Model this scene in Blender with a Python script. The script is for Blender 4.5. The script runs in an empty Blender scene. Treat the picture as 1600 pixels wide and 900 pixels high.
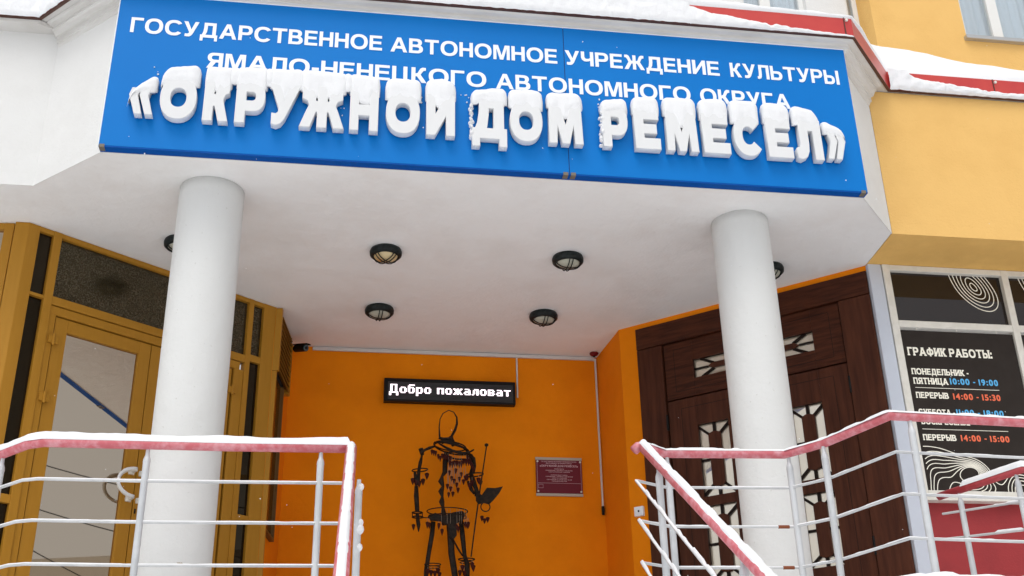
import bpy, math, random
from mathutils import Vector, Matrix, noise
random.seed(7)
scn = bpy.context.scene
COL = scn.collection
# ------------------------------------------------------------------ camera
EYE = 1.6
F, PITCH, ROLL, YAW = 1837.3, 0.44272, -0.02179, 0.15848
cp, sp, cy, sy, cr, sr = math.cos(PITCH), math.sin(PITCH), math.cos(YAW), math.sin(YAW), math.cos(ROLL), math.sin(ROLL)
FW = Vector((sy*cp, cy*cp, sp)); RI = Vector((cy, -sy, 0)); UP = RI.cross(FW)
R2 = RI*cr + UP*sr; U2 = UP*cr - RI*sr
cam = bpy.data.cameras.new('camera'); cam.lens = F/1600*36; cam.sensor_width = 36; cam.clip_end = 2000; cam.clip_start = .05
co = bpy.data.objects.new('camera', cam); COL.objects.link(co)
co.matrix_world = Matrix(((R2.x, U2.x, -FW.x, 0), (R2.y, U2.y, -FW.y, 0), (R2.z, U2.z, -FW.z, EYE), (0, 0, 0, 1)))
scn.camera = co
# ------------------------------------------------------------------ light
SUN_EL, SUN_AZ = math.radians(62), math.radians(205)      # azimuth clockwise from +Y: behind the viewer, a little left
w = bpy.data.worlds.new('World'); scn.world = w; w.use_nodes = True
nt = w.node_tree; nt.nodes.clear()
sky = nt.nodes.new('ShaderNodeTexSky'); sky.sky_type = 'NISHITA'; sky.sun_disc = False
sky.sun_elevation = SUN_EL; sky.sun_rotation = SUN_AZ; sky.air_density = 1.0; sky.dust_density = 4.0; sky.ozone_density = 1.0
hs = nt.nodes.new('ShaderNodeHueSaturation'); hs.inputs['Saturation'].default_value = .08
bg = nt.nodes.new('ShaderNodeBackground'); bg.inputs['Strength'].default_value = .15
wo = nt.nodes.new('ShaderNodeOutputWorld')
nt.links.new(sky.outputs[0], hs.inputs['Color']); nt.links.new(hs.outputs[0], bg.inputs['Color']); nt.links.new(bg.outputs[0], wo.inputs[0])
sl = bpy.data.lights.new('sun', 'SUN'); sl.energy = .55; sl.angle = math.radians(30); sl.color = (1, .96, .89)
so = bpy.data.objects.new('sun', sl); COL.objects.link(so)
sd = Vector((math.sin(SUN_AZ)*math.cos(SUN_EL), math.cos(SUN_AZ)*math.cos(SUN_EL), math.sin(SUN_EL)))
so.rotation_euler = sd.to_track_quat('Z', 'Y').to_euler(); so.location = (0, -5, 20)
scn.view_settings.view_transform = 'Standard'; scn.view_settings.look = 'None'; scn.view_settings.gamma = 1
scn.view_settings.exposure = 0.19
scn.cycles.max_bounces = 8

# ------------------------------------------------------------------ materials
def srgb(r, g, b):
    return tuple(((c/255)/12.92 if c/255 <= .04045 else ((c/255+.055)/1.055)**2.4) for c in (r, g, b))
def mat(name, col, rough=.6, metal=0., spec=.5, nscale=0, nfac=0, ncol=None, bump=0, bscale=80, stretch=(1, 1, 1), det=4, lo=.4, hi=.6, emit=None, und=0):
    m = bpy.data.materials.new(name); m.use_nodes = True; n = m.node_tree; b = n.nodes['Principled BSDF']
    b.inputs['Base Color'].default_value = (*col, 1); b.inputs['Roughness'].default_value = rough
    b.inputs['Metallic'].default_value = metal; b.inputs['Specular IOR Level'].default_value = spec
    if emit: b.inputs['Emission Color'].default_value = (*emit[0], 1); b.inputs['Emission Strength'].default_value = emit[1]
    tc = n.nodes.new('ShaderNodeTexCoord'); mp = n.nodes.new('ShaderNodeMapping'); mp.inputs['Scale'].default_value = stretch
    n.links.new(tc.outputs['Object'], mp.inputs[0])
    if nfac:
        t = n.nodes.new('ShaderNodeTexNoise'); t.inputs['Scale'].default_value = nscale; t.inputs['Detail'].default_value = det; t.inputs['Roughness'].default_value = .6
        r = n.nodes.new('ShaderNodeMapRange'); r.inputs[1].default_value = lo; r.inputs[2].default_value = hi; r.inputs[4].default_value = nfac
        x = n.nodes.new('ShaderNodeMix'); x.data_type = 'RGBA'; x.inputs[6].default_value = (*col, 1); x.inputs[7].default_value = (*ncol, 1)
        n.links.new(mp.outputs[0], t.inputs[0]); n.links.new(t.outputs[0], r.inputs[0]); n.links.new(r.outputs[0], x.inputs[0]); n.links.new(x.outputs[2], b.inputs['Base Color'])
    if bump:
        t2 = n.nodes.new('ShaderNodeTexNoise'); t2.inputs['Scale'].default_value = bscale; t2.inputs['Detail'].default_value = 5; t2.inputs['Roughness'].default_value = .62
        bp = n.nodes.new('ShaderNodeBump'); bp.inputs['Strength'].default_value = bump; bp.inputs['Distance'].default_value = .01
        n.links.new(mp.outputs[0], t2.inputs[0]); n.links.new(t2.outputs[0], bp.inputs['Height']); n.links.new(bp.outputs[0], b.inputs['Normal'])
        if und:
            t3 = n.nodes.new('ShaderNodeTexNoise'); t3.inputs['Scale'].default_value = 5; t3.inputs['Detail'].default_value = 3
            b3 = n.nodes.new('ShaderNodeBump'); b3.inputs['Strength'].default_value = und; b3.inputs['Distance'].default_value = .05
            n.links.new(mp.outputs[0], t3.inputs[0]); n.links.new(t3.outputs[0], b3.inputs['Height']); n.links.new(b3.outputs[0], bp.inputs['Normal'])
    return m
def mirror(name, dark, tint, fac, rough=.01, speck=0):
    m = bpy.data.materials.new(name); m.use_nodes = True; n = m.node_tree; n.nodes.clear()
    d = n.nodes.new('ShaderNodeBsdfDiffuse'); d.inputs[0].default_value = (*dark, 1)
    g = n.nodes.new('ShaderNodeBsdfGlossy'); g.inputs[0].default_value = (*tint, 1); g.inputs['Roughness'].default_value = rough
    mx = n.nodes.new('ShaderNodeMixShader'); mx.inputs[0].default_value = fac
    o = n.nodes.new('ShaderNodeOutputMaterial')
    n.links.new(d.outputs[0], mx.inputs[1]); n.links.new(g.outputs[0], mx.inputs[2]); n.links.new(mx.outputs[0], o.inputs[0])
    if speck:
        tc = n.nodes.new('ShaderNodeTexCoord'); t = n.nodes.new('ShaderNodeTexNoise'); t.inputs['Scale'].default_value = 90
        r = n.nodes.new('ShaderNodeMapRange'); r.inputs[1].default_value = .35; r.inputs[2].default_value = .7; r.inputs[3].default_value = fac*.3; r.inputs[4].default_value = fac*2.6
        n.links.new(tc.outputs['Object'], t.inputs[0]); n.links.new(t.outputs[0], r.inputs[0]); n.links.new(r.outputs[0], mx.inputs[0])
        bp = n.nodes.new('ShaderNodeBump'); bp.inputs['Strength'].default_value = .3; bp.inputs['Distance'].default_value = .002
        n.links.new(t.outputs[0], bp.inputs['Height']); n.links.new(bp.outputs[0], g.inputs['Normal'])
    return m
M = dict(
    white=mat('white_stucco', (.72, .72, .71), .85, nscale=2.2, nfac=.6, ncol=(.67, .665, .65), bump=.3, bscale=70, lo=.45, hi=.75, und=.22, spec=.12),
    soffit=mat('soffit_paint', (.84, .845, .84), .85, nscale=1.6, nfac=.7, ncol=(.76, .745, .725), bump=.2, bscale=40, lo=.45, hi=.7, und=.22, spec=.12),
    column=mat('column_paint', (.68, .685, .675), .8, nscale=34, nfac=.75, ncol=(.50, .49, .46), bump=.28, bscale=34, lo=.67, hi=.76, und=.22, spec=.12),
    mould=mat('moulding_paint', (.66, .65, .63), .8, nscale=6, nfac=.7, ncol=(.55, .53, .50), stretch=(.3, .3, 3)),
    yellow=mat('yellow_stucco', (.79, .49, .17), .9, nscale=1.8, nfac=.6, ncol=(.71, .42, .135), bump=.45, bscale=55, lo=.42, hi=.7, und=.22, spec=.12),
    ochre=mat('ochre_stucco', (.80, .50, .16), .9, nscale=3, nfac=.4, ncol=(.66, .39, .12), bump=.3, bscale=60, und=.22, spec=.12),
    orange=mat('orange_stucco', (.86, .248, .004), .85, nscale=1.7, nfac=.75, ncol=(.74, .200, .003), bump=.4, bscale=48, lo=.4, hi=.7, und=.22, spec=.12),
    red=mat('red_wall', (.33, .028, .032), .75, nscale=6, nfac=.5, ncol=(.27, .024, .028), bump=.2, bscale=60),
    sign=mat('blue_panel', (.001, .165, .54), .45, spec=.14, nscale=1.3, nfac=.35, ncol=(.002, .185, .58), bump=.05, bscale=2),
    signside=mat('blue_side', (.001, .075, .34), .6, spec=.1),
    letter=mat('white_foam', (.72, .73, .74), .7, spec=.15),
    vinyl=mat('white_vinyl', (.84, .87, .92), .5),
    seam=mat('dark_seam', (.01, .03, .12), .8),
    gold=mat('gold_paint', (.42, .20, .020), .5, spec=.22, nscale=30, nfac=.4, ncol=(.37, .17, .014), stretch=(1, 1, .08)),
    goldd=mat('gold_rebate', (.12, .055, .008), .6),
    glass=mirror('tinted_glass', (.010, .007, .004), (.98, .84, .68), .50),
    transom=mirror('grainy_glass', (.030, .023, .012), (.85, .75, .55), .055, .02, 1),
    louvre=mat('louvre_paint', (.26, .125, .018), .6, spec=.2),
    bracket=mat('bracket_metal', (.16, .14, .11), .5),
    narrow=mirror('dark_glass', (.010, .007, .004), (.85, .7, .5), .035),
    amber=mirror('amber_glass', (.10, .045, .008), (.8, .6, .3), .25),
    door_glass=mirror('beige_glass', (.56, .48, .37), (.95, .9, .8), .45),
    wood=mat('door_wood', (.085, .026, .012), .5, spec=.15, nscale=8, nfac=.75, ncol=(.036, .010, .005), stretch=(3, 3, .25), bump=.1, bscale=60, det=6, lo=.35, hi=.65),
    woodh=mat('door_wood_cross', (.084, .024, .010), .5, spec=.15, nscale=8, nfac=.95, ncol=(.036, .010, .005), stretch=(.5, .5, 5), bump=.1, bscale=60, det=6, lo=.35, hi=.65),
    woodd=mat('dark_wood_trim', (.012, .006, .004), .5, spec=.15),
    black=mat('black_gap', (.004, .004, .004), .9),
    iron=mat('blackened_iron', (.010, .007, .005), .6, spec=.2, nscale=40, nfac=.8, ncol=(.035, .020, .012)),
    bell=mat('rusty_bell', (.050, .006, .004), .6, spec=.2),
    wire=mat('grey_wire', (.30, .25, .2), .5, metal=.5),
    lampring=mat('black_lamp_ring', (.006, .009, .009), .5, spec=.2, nscale=30, nfac=.6, ncol=(.022, .028, .028)),
    dome=mat('frosted_glass', (.42, .42, .34), .3, nscale=9, nfac=.5, ncol=(.52, .50, .42)),
    domew=mat('stained_glass_dome', (.62, .50, .28), .35, nscale=9, nfac=1, ncol=(.60, .28, .06), lo=.5, hi=.72),
    frame=mat('cream_frame', (.74, .72, .66), .5, nscale=12, nfac=.5, ncol=(.62, .60, .54)),
    pil=mat('bluish_pilaster', (.56, .60, .68), .6, nscale=4, nfac=.4, ncol=(.50, .54, .62)),
    poster=mat('poster_film', (.026, .020, .017), .45, spec=.14, nscale=5, nfac=.4, ncol=(.036, .029, .025)),
    posterglass=mirror('poster_behind_glass', (.016, .012, .010), (1, .96, .98), .045),
    cream=mat('cream_print', (.92, .89, .78), .6), pblue=mat('blue_print', (.10, .45, .80), .6), pred=mat('orange_print', (.85, .16, .07), .6),
    rail=mat('pink_rail', (.55, .12, .145), .5, nscale=16, nfac=.8, ncol=(.70, .36, .40), lo=.42, hi=.72),
    rail2=mat('red_rail', (.42, .045, .055), .5, nscale=20, nfac=.6, ncol=(.55, .12, .14), lo=.5, hi=.8),
    post=mat('grey_white_post', (.50, .52, .54), .45, nscale=5, nfac=.7, ncol=(.62, .64, .66), metal=.1),
    rod=mat('white_rod', (.52, .53, .54), .45, nscale=6, nfac=.8, ncol=(.64, .65, .66)),
    rust=mat('rust_brown', (.22, .06, .02), .8),
    redroof=mat('red_metal', (.50, .040, .038), .3, nscale=3, nfac=.5, ncol=(.58, .06, .045)),
    sheet=mat('galvanised', (.5, .5, .5), .4, metal=.7),
    darksheet=mat('drip_edge', (.08, .03, .02), .6),
    housing=mat('led_housing', (.006, .005, .006), .4, spec=.2), led_off=mat('unlit_led', (.055, .055, .06), .5),
    led=mat('lit_led', (1, .95, .98), .5, emit=((1, .86, .93), 1.5)),
    maroon=mat('maroon_plate', (.14, .012, .024), .45, spec=.2), beige=mat('beige_strip', (.45, .40, .33), .5), pinkprint=mat('pale_print', (.62, .42, .45), .6),
    plastic=mat('grey_plastic', (.62, .60, .58), .5), redp=mat('red_plastic', (.14, .006, .008), .5, spec=.2), blackp=mat('black_plastic', (.006, .006, .006), .45, spec=.2), lens=mat('lens_ring', (.12, .16, .18), .2),
    concrete=mat('concrete', (.30, .29, .28), .9, nscale=4, nfac=.7, ncol=(.22, .21, .2), bump=.3),
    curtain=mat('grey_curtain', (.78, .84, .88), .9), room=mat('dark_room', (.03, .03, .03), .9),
    wframe=mat('white_window_frame', (.75, .75, .73), .5),
    redhouse=mat('red_roof_paint', (.20, .012, .012), .8, spec=.1),
)
def snowmat():
    m = mat('snow', (.80, .81, .83), .85, spec=.1, bump=.4, bscale=45)
    b = m.node_tree.nodes['Principled BSDF']; b.inputs['Subsurface Weight'].default_value = .0
    return m
M['snow'] = snowmat()
M['gsnow'] = mat('ground_snow', (.86, .87, .89), .8, nscale=.6, nfac=.5, ncol=(.76, .77, .79), bump=.5, bscale=6)
g = bpy.data.materials.new('window_glass'); g.use_nodes = True; n = g.node_tree; n.nodes.clear()
tr = n.nodes.new('ShaderNodeBsdfTransparent'); tr.inputs[0].default_value = (.93, .96, .98, 1); gl = n.nodes.new('ShaderNodeBsdfGlossy'); gl.inputs['Roughness'].default_value = .01
mx = n.nodes.new('ShaderNodeMixShader'); mx.inputs[0].default_value = .22; oo = n.nodes.new('ShaderNodeOutputMaterial')
n.links.new(tr.outputs[0], mx.inputs[1]); n.links.new(gl.outputs[0], mx.inputs[2]); n.links.new(mx.outputs[0], oo.inputs[0]); M['clear'] = g

# ------------------------------------------------------------------ geometry helpers
def ray(px, py):
    return R2*(px-800) + U2*(450-py) + FW*F
def atz(h, px, py):                       # point at height h above the eye
    d = ray(px, py); d = d*(h/d.z); return Vector((d.x, d.y, h+EYE))
class Plane:                              # upright wall plane from P0 to P1 in plan; local (a along, b = height above the eye, c towards the viewer)
    def __init__(s, P0, P1):
        s.p = Vector((P0[0], P0[1])); s.u = (Vector((P1[0], P1[1]))-s.p); s.L = s.u.length; s.u.normalize()
        s.n = Vector((s.u.y, -s.u.x))
    def uv(s, px, py):
        d = ray(px, py); D = Vector((d.x, d.y)); t = s.p.dot(s.n)/D.dot(s.n)
        return (D*t-s.p).dot(s.u), d.z*t
    def __call__(s, a, b, c=0):
        q = s.p + s.u*a + s.n*c; return Vector((q.x, q.y, b+EYE))
def fx(Y): return Plane((0, Y), (1, Y))
ORG = {}
class MB:
    def __init__(s): s.v = []; s.f = []
    def add(s, vs, fs):
        k = len(s.v); s.v += [Vector(q) for q in vs]; s.f += [tuple(i+k for i in f) for f in fs]; return s
    def box(s, t, a0, a1, b0, b1, c0, c1):
        return s.add([t(a, b, c) for c in (c0, c1) for b in (b0, b1) for a in (a0, a1)],
                     [(0, 2, 3, 1), (4, 5, 7, 6), (0, 1, 5, 4), (2, 6, 7, 3), (0, 4, 6, 2), (1, 3, 7, 5)])
    def prism(s, t, poly, c0, c1):
        n = len(poly)
        return s.add([t(a, b, c0) for a, b in poly]+[t(a, b, c1) for a, b in poly],
                     [tuple(range(n))[::-1], tuple(range(n, 2*n))]+[(i, (i+1) % n, n+(i+1) % n, n+i) for i in range(n)])
    def slab(s, plan, h0, h1):            # plan polygon extruded between two heights
        n = len(plan)
        return s.add([(x, y, h0+EYE) for x, y in plan]+[(x, y, h1+EYE) for x, y in plan],
                     [tuple(range(n))[::-1], tuple(range(n, 2*n))]+[(i, (i+1) % n, n+(i+1) % n, n+i) for i in range(n)])
    def tube(s, pts, r, n=10, sy=1.0, closed=False):
        pts = [Vector(q) for q in pts]; rr = r if isinstance(r, (list, tuple)) else [r]*len(pts); m = len(pts); vs = []; ref = None
        for i, q in enumerate(pts):
            if closed: d = pts[(i+1) % m]-pts[i-1]
            else: d = pts[min(i+1, m-1)]-pts[max(i-1, 0)]
            d.normalize()
            if ref is None:
                ref = Vector((0, 0, 1)) if abs(d.z) < .9 else Vector((0, 1, 0))
            x = d.cross(ref).normalized(); y = x.cross(d).normalized(); ref = y
            for k in range(n):
                a = 2*math.pi*k/n; vs.append(q+(x*math.cos(a)+y*math.sin(a)*sy)*rr[i])
        fs = [(i*n+k, i*n+(k+1) % n, (i+1)*n+(k+1) % n, (i+1)*n+k) for i in range(m-1) for k in range(n)]
        if closed: fs += [((m-1)*n+k, (m-1)*n+(k+1) % n, (k+1) % n, k) for k in range(n)]
        else: fs += [tuple(range(n))[::-1], tuple(range((m-1)*n, m*n))]
        return s.add(vs, fs)
    def lathe(s, o, prof, n=32):          # prof: (radius, z)
        m = len(prof); vs = [(o[0]+r*math.cos(2*math.pi*k/n), o[1]+r*math.sin(2*math.pi*k/n), o[2]+z) for r, z in prof for k in range(n)]
        fs = [(i*n+k, i*n+(k+1) % n, (i+1)*n+(k+1) % n, (i+1)*n+k) for i in range(m-1) for k in range(n)]+[tuple(range(n))[::-1], tuple(range((m-1)*n, m*n))]
        return s.add(vs, fs)
    def build(s, name, material, parent=None, bevel=0, smooth=False, seg=2, loc=None, fix=True):
        o0 = ORG.get(parent.as_pointer(), Vector((0, 0, 0))) if parent else Vector((0, 0, 0))
        own = Vector(loc) if loc is not None else o0
        me = bpy.data.meshes.new(name); me.from_pydata([q-own for q in s.v], [], s.f); me.update()
        if fix:
            import bmesh
            bm = bmesh.new(); bm.from_mesh(me); bmesh.ops.recalc_face_normals(bm, faces=bm.faces); bm.to_mesh(me); bm.free()
        o = bpy.data.objects.new(name, me); COL.objects.link(o); me.materials.append(M[material] if isinstance(material, str) else material)
        if parent: o.parent = parent
        o.location = own-o0; ORG[o.as_pointer()] = own
        if smooth:
            for p in me.polygons: p.use_smooth = True
        if bevel:
            b = o.modifiers.new('bevel', 'BEVEL'); b.width = bevel; b.segments = seg; b.limit_method = 'ANGLE'; b.angle_limit = .6
        return o
def thing(name, label, cat, loc=(0, 0, 0), group=None):
    o = bpy.data.objects.new(name, None); COL.objects.link(o); o.location = loc; o.empty_display_size = .2; ORG[o.as_pointer()] = Vector(loc)
    tag(o, label, cat, group); return o
def tag(o, label=None, cat=None, group=None, kind=None):
    if label: o['label'] = label
    if cat: o['category'] = cat
    if group: o['group'] = group
    if kind: o['kind'] = kind
    return o
def nz(x, y, z=0, s=1.0): return noise.noise(Vector((x*s, y*s, z*s)))
def lerp(a, b, t): return a+(b-a)*t
def interp(tab, x):
    if x <= tab[0][0]: return tab[0][1]
    for (x0, y0), (x1, y1) in zip(tab, tab[1:]):
        if x <= x1: return lerp(y0, y1, (x-x0)/(x1-x0))
    return tab[-1][1]
# glyphs from the built-in font, cached: verts in em units
def ell(cx, cy, rx, ry, n=36, a0=0, a1=360, p=2.25):
    out = []
    for i in range(n+1 if abs(a1-a0) < 360 else n):
        t = math.radians(a0+(a1-a0)*i/n); c, s_ = math.cos(t), math.sin(t)
        out.append((cx+rx*math.copysign(abs(c)**(2/p), c), cy+ry*math.copysign(abs(s_)**(2/p), s_)))
    return out
_bowl = lambda cy, rx, ry, cx=.50, n=10: ell(cx, cy, rx, ry, n, -90, 90)
CAPS = {
 'Г': [[(0, 0), (.21, 0), (.21, .83), (.72, .83), (.72, 1), (0, 1)]], 'О': [ell(.53, .5, .53, .52, 28), ell(.53, .5, .31, .34, 24)],
 'С': [ell(.53, .5, .53, .52, 22, 35, 325)+ell(.53, .5, .31, .34, 18, 318, 42)],
 'У': [[(0, 1), (.36, .28), (.33, .21), (.26, .17), (.11, .18), (.10, .01), (.2, -.01), (.36, -.01), (.48, .06), (.56, .18), (.90, 1), (.67, 1), (.47, .47), (.24, 1)]],
 'Д': [[(0, -.22), (.17, -.22), (.17, 0), (.85, 0), (.85, -.22), (1.02, -.22), (1.02, .18), (.92, .18), (.92, 1), (.20, 1), (.20, .65), (.17, .38), (.10, .18), (0, .18)], [(.30, .18), (.71, .18), (.71, .82), (.41, .82), (.41, .6), (.38, .36)]],
 'А': [[(0, 0), (.23, 0), (.31, .23), (.71, .23), (.79, 0), (1.02, 0), (.63, 1), (.40, 1)], [(.38, .41), (.64, .41), (.51, .77)]],
 'Р': [[(0, 0), (.21, 0), (.21, .37)]+_bowl(.685, .33, .315)+[(0, 1)], [(.21, .54)]+_bowl(.685, .15, .145, .46)+[(.21, .83)]],
 'Т': [[(.33, 0), (.54, 0), (.54, .83), (.87, .83), (.87, 1), (0, 1), (0, .83), (.33, .83)]],
 'В': [[(0, 0)]+ell(.50, .285, .36, .285, 9, -90, 58)+ell(.46, .745, .33, .255, 8, -42, 90)+[(0, 1)], [(.21, .17)]+_bowl(.295, .15, .125, .48)+[(.21, .42)], [(.21, .59)]+_bowl(.71, .12, .12, .44)+[(.21, .83)]],
 'Е': [[(0, 0), (.78, 0), (.78, .17), (.21, .17), (.21, .43), (.72, .43), (.72, .60), (.21, .60), (.21, .83), (.76, .83), (.76, 1), (0, 1)]],
 'Н': [[(0, 0), (.21, 0), (.21, .42), (.63, .42), (.63, 0), (.84, 0), (.84, 1), (.63, 1), (.63, .60), (.21, .60), (.21, 1), (0, 1)]],
 'И': [[(0, 0), (.20, 0), (.64, .66), (.64, 0), (.85, 0), (.85, 1), (.65, 1), (.21, .34), (.21, 1), (0, 1)]],
 'М': [[(0, 0), (.19, 0), (.19, .78), (.41, 0), (.62, 0), (.84, .78), (.84, 0), (1.03, 0), (1.03, 1), (.73, 1), (.515, .30), (.30, 1), (0, 1)]],
 'Ч': [[(.57, 0), (.78, 0), (.78, 1), (.57, 1), (.57, .56), (.45, .50), (.33, .49), (.25, .53), (.21, .62), (.21, 1), (0, 1), (0, .58), (.06, .42), (.18, .33), (.33, .31), (.47, .34), (.57, .38)]],
 'Ж': [[(0, 0), (.25, 0), (.47, .42), (.545, .42), (.545, 0), (.745, 0), (.745, .42), (.82, .42), (1.04, 0), (1.29, 0), (1.01, .53), (1.09, .72), (1.16, .82), (1.26, .83), (1.26, 1), (1.10, 1.01), (.99, .95), (.92, .80), (.85, .62), (.745, .59), (.745, 1), (.545, 1), (.545, .59), (.44, .62), (.37, .80), (.30, .95), (.19, 1.01), (.03, 1), (.03, .83), (.13, .82), (.20, .72), (.28, .53)]],
 'К': [[(0, 0), (.21, 0), (.21, .42), (.29, .42), (.54, 0), (.80, 0), (.48, .53), (.57, .70), (.64, .81), (.76, .83), (.76, 1), (.58, 1.01), (.47, .94), (.40, .80), (.33, .64), (.21, .59), (.21, 1), (0, 1)]],
 'Л': [[(0, 0), (.14, -.01), (.25, .05), (.30, .18), (.32, .45), (.32, .83), (.64, .83), (.64, 0), (.85, 0), (.85, 1), (.12, 1), (.12, .4), (.10, .22), (.06, .17), (0, .17)]],
 'Ь': [[(0, 0)]+_bowl(.315, .33, .315)+[(.21, .63), (.21, 1), (0, 1)], [(.21, .17)]+_bowl(.315, .15, .145, .46)+[(.21, .46)]],
 'Ы': [[(0, 0)]+_bowl(.315, .31, .315, .45)+[(.21, .63), (.21, 1), (0, 1)], [(.21, .17)]+_bowl(.315, .14, .145, .42)+[(.21, .46)], [(.87, 0), (1.08, 0), (1.08, 1), (.87, 1)]],
 'Я': [[(.60, 0), (.81, 0), (.81, 1), (.36, 1)]+ell(.34, .70, .31, .30, 10, 92, 248)+[(0, 0), (.25, 0), (.46, .385), (.60, .385)], [(.60, .55), (.60, .83)]+ell(.38, .69, .15, .14, 8, 90, 270)],
 'П': [[(0, 0), (.21, 0), (.21, .83), (.63, .83), (.63, 0), (.84, 0), (.84, 1), (0, 1)]],
 'Ц': [[(0, 0), (.72, 0), (.72, -.22), (.90, -.22), (.90, .17), (.80, .17), (.80, 1), (.59, 1), (.59, .17), (.21, .17), (.21, 1), (0, 1)]],
 'Ф': [[(.42, -.03), (.64, -.03), (.64, .13)]+ell(.62, .5, .44, .37, 12, -85, 85)+[(.64, .87), (.64, 1.03), (.42, 1.03), (.42, .87)]+ell(.44, .5, .44, .37, 12, 95, 265)+[(.42, .13)], [(.42, .30), (.42, .70)]+ell(.40, .5, .20, .20, 8, 95, 265), [(.64, .30)]+ell(.66, .5, .20, .20, 8, -85, 85)+[(.64, .70)]],
 'Б': [[(0, 0)]+_bowl(.30, .34, .30)+[(.21, .60), (.21, .83), (.74, .83), (.74, 1), (0, 1)], [(.21, .17)]+_bowl(.30, .15, .135, .47)+[(.21, .435)]],
 '-': [[(0, .32), (.36, .32), (.36, .50), (0, .50)]], ':': [[(0, 0), (.22, 0), (.22, .22), (0, .22)], [(0, .5), (.22, .5), (.22, .72), (0, .72)]],
}
EMC = .729; GL = {}
def glyph(ch, off=0., ext=0.):
    k = (ch, off, ext)
    if k not in GL and ch in CAPS:
        c = bpy.data.curves.new('glyph', 'CURVE'); c.dimensions = '2D'; c.fill_mode = 'BOTH'
        for o_ in CAPS[ch]:
            s_ = c.splines.new('POLY'); s_.points.add(len(o_)-1); s_.use_cyclic_u = True
            for q, (x, y) in zip(s_.points, o_): q.co = (x*EMC, y*EMC, 0, 1)
        o = bpy.data.objects.new('glyph', c); COL.objects.link(o); dg = bpy.context.evaluated_depsgraph_get()
        m = o.evaluated_get(dg).to_mesh(); vs = [q.co.copy() for q in m.vertices]; fs = [tuple(p.vertices) for p in m.polygons]
        bpy.data.objects.remove(o); bpy.data.curves.remove(c); xs = [q.x for q in vs]; GL[k] = (vs, fs, min(xs), max(xs))
    if k not in GL:
        c = bpy.data.curves.new('glyph', 'FONT'); c.body = ch; c.offset = off; c.extrude = ext; c.resolution_u = 4
        o = bpy.data.objects.new('glyph', c); COL.objects.link(o); dg = bpy.context.evaluated_depsgraph_get()
        m = o.evaluated_get(dg).to_mesh(); vs = [q.co.copy() for q in m.vertices]; fs = [tuple(p.vertices) for p in m.polygons]
        bpy.data.objects.remove(o); bpy.data.curves.remove(c)
        xs = [q.x for q in vs] or [0, .3]
        GL[k] = (vs, fs, min(xs), max(xs))
    return GL[k]
CAP = None
def layout(body, off, gap=.09):
    x = 0; out = []
    for ch in body:
        if ch == ' ': x += .30; continue
        vs, fs, x0, x1 = glyph(ch, off); g_ = gap+(.05 if ch in '1' else 0)
        out.append((ch, x-x0)); x += (x1-x0)+g_
    return out, x-gap
def text(pl, body, a0, a1, b0, cap, c, off=.02, gap=.09, thick=.003, mb=None, each=None, slab=False):
    """one line of print between a0 and a1 on plane pl with baseline b0 and capital height cap"""
    global CAP
    if CAP is None:
        vs = glyph('Ю', 0)[0]; CAP = EMC
    lay, wd = layout(body, 0, gap+2*off); wd += 2*off; sx = (a1-a0)/wd; sc = cap/(CAP+2*off)
    st_ = [(0, 0)]+[(off*dx, off*dy) for dx, dy in ((1, 0), (-1, 0), (0, 1), (0, -1), (1, 1), (-1, 1), (1, -1), (-1, -1))]
    for li, (ch, x) in enumerate(lay):
        vs, fs, _, _ = glyph(ch)
        if not vs: continue
        m_ = mb if mb is not None else MB()
        edges = {}
        for f in fs:
            for i in range(len(f)): edges[(f[i], f[(i+1) % len(f)])] = 1
        side = [e for e in edges if (e[1], e[0]) not in edges]
        for k, (ox, oy) in enumerate(st_ if (slab or ch not in CAPS) else st_[:1]):
            P = [(a0+(q.x+x+off+ox)*sx, b0+(q.y+off+oy)*sc) for q in vs]; n = len(P); t_ = thick*(1-.06*k+.13*(li % 3))
            if k in (0, 5, 6, 7, 8): m_.add([pl(a, b, c+t_) for a, b in P]+[pl(a, b, c) for a, b in P], list(fs)+[(i, n+i, n+j, j) for i, j in side])
            else: m_.add([pl(a, b, c+t_) for a, b in P], list(fs))
        if slab:
            for yl, yb in ((.012, 0), (CAP-.012, CAP)):
                spans = slice_spans(ch, yl); h_ = .11
                for u0, u1 in spans:
                    if u1-u0 > .34: continue
                    y0_, y1_ = (b0, b0+h_*sc) if yb == 0 else (b0+(CAP+2*off-h_)*sc, b0+(CAP+2*off)*sc)
                    X0, X1 = a0+(u0+x-.055)*sx, a0+(u1+x+2*off+.055)*sx
                    m_.add([pl(X0, y0_, c+thick*1.1), pl(X1, y0_, c+thick*1.1), pl(X1, y1_, c+thick*1.1), pl(X0, y1_, c+thick*1.1)], [(0, 1, 2, 3)])
        if each: each(m_, ch)
SL = {}
def slice_spans(ch, y):
    """x spans that a glyph's fill covers at height y"""
    if (ch, y) in SL: return SL[(ch, y)]
    vs, fs, x0, x1 = glyph(ch); iv = []
    for f in fs:
        xs = []
        for i in range(len(f)):
            p, q = vs[f[i]], vs[f[(i+1) % len(f)]]
            if (p.y-y)*(q.y-y) < 0: xs.append(p.x+(q.x-p.x)*(y-p.y)/(q.y-p.y))
        if len(xs) >= 2: iv.append([min(xs), max(xs)])
    iv.sort(); out = []
    for a, b in iv:
        if out and a <= out[-1][1]+.01: out[-1][1] = max(out[-1][1], b)
        else: out.append([a, b])
    if ch in 'ОСФЗЭЮ0123456789:-': out = []
    SL[(ch, y)] = out; return out

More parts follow.
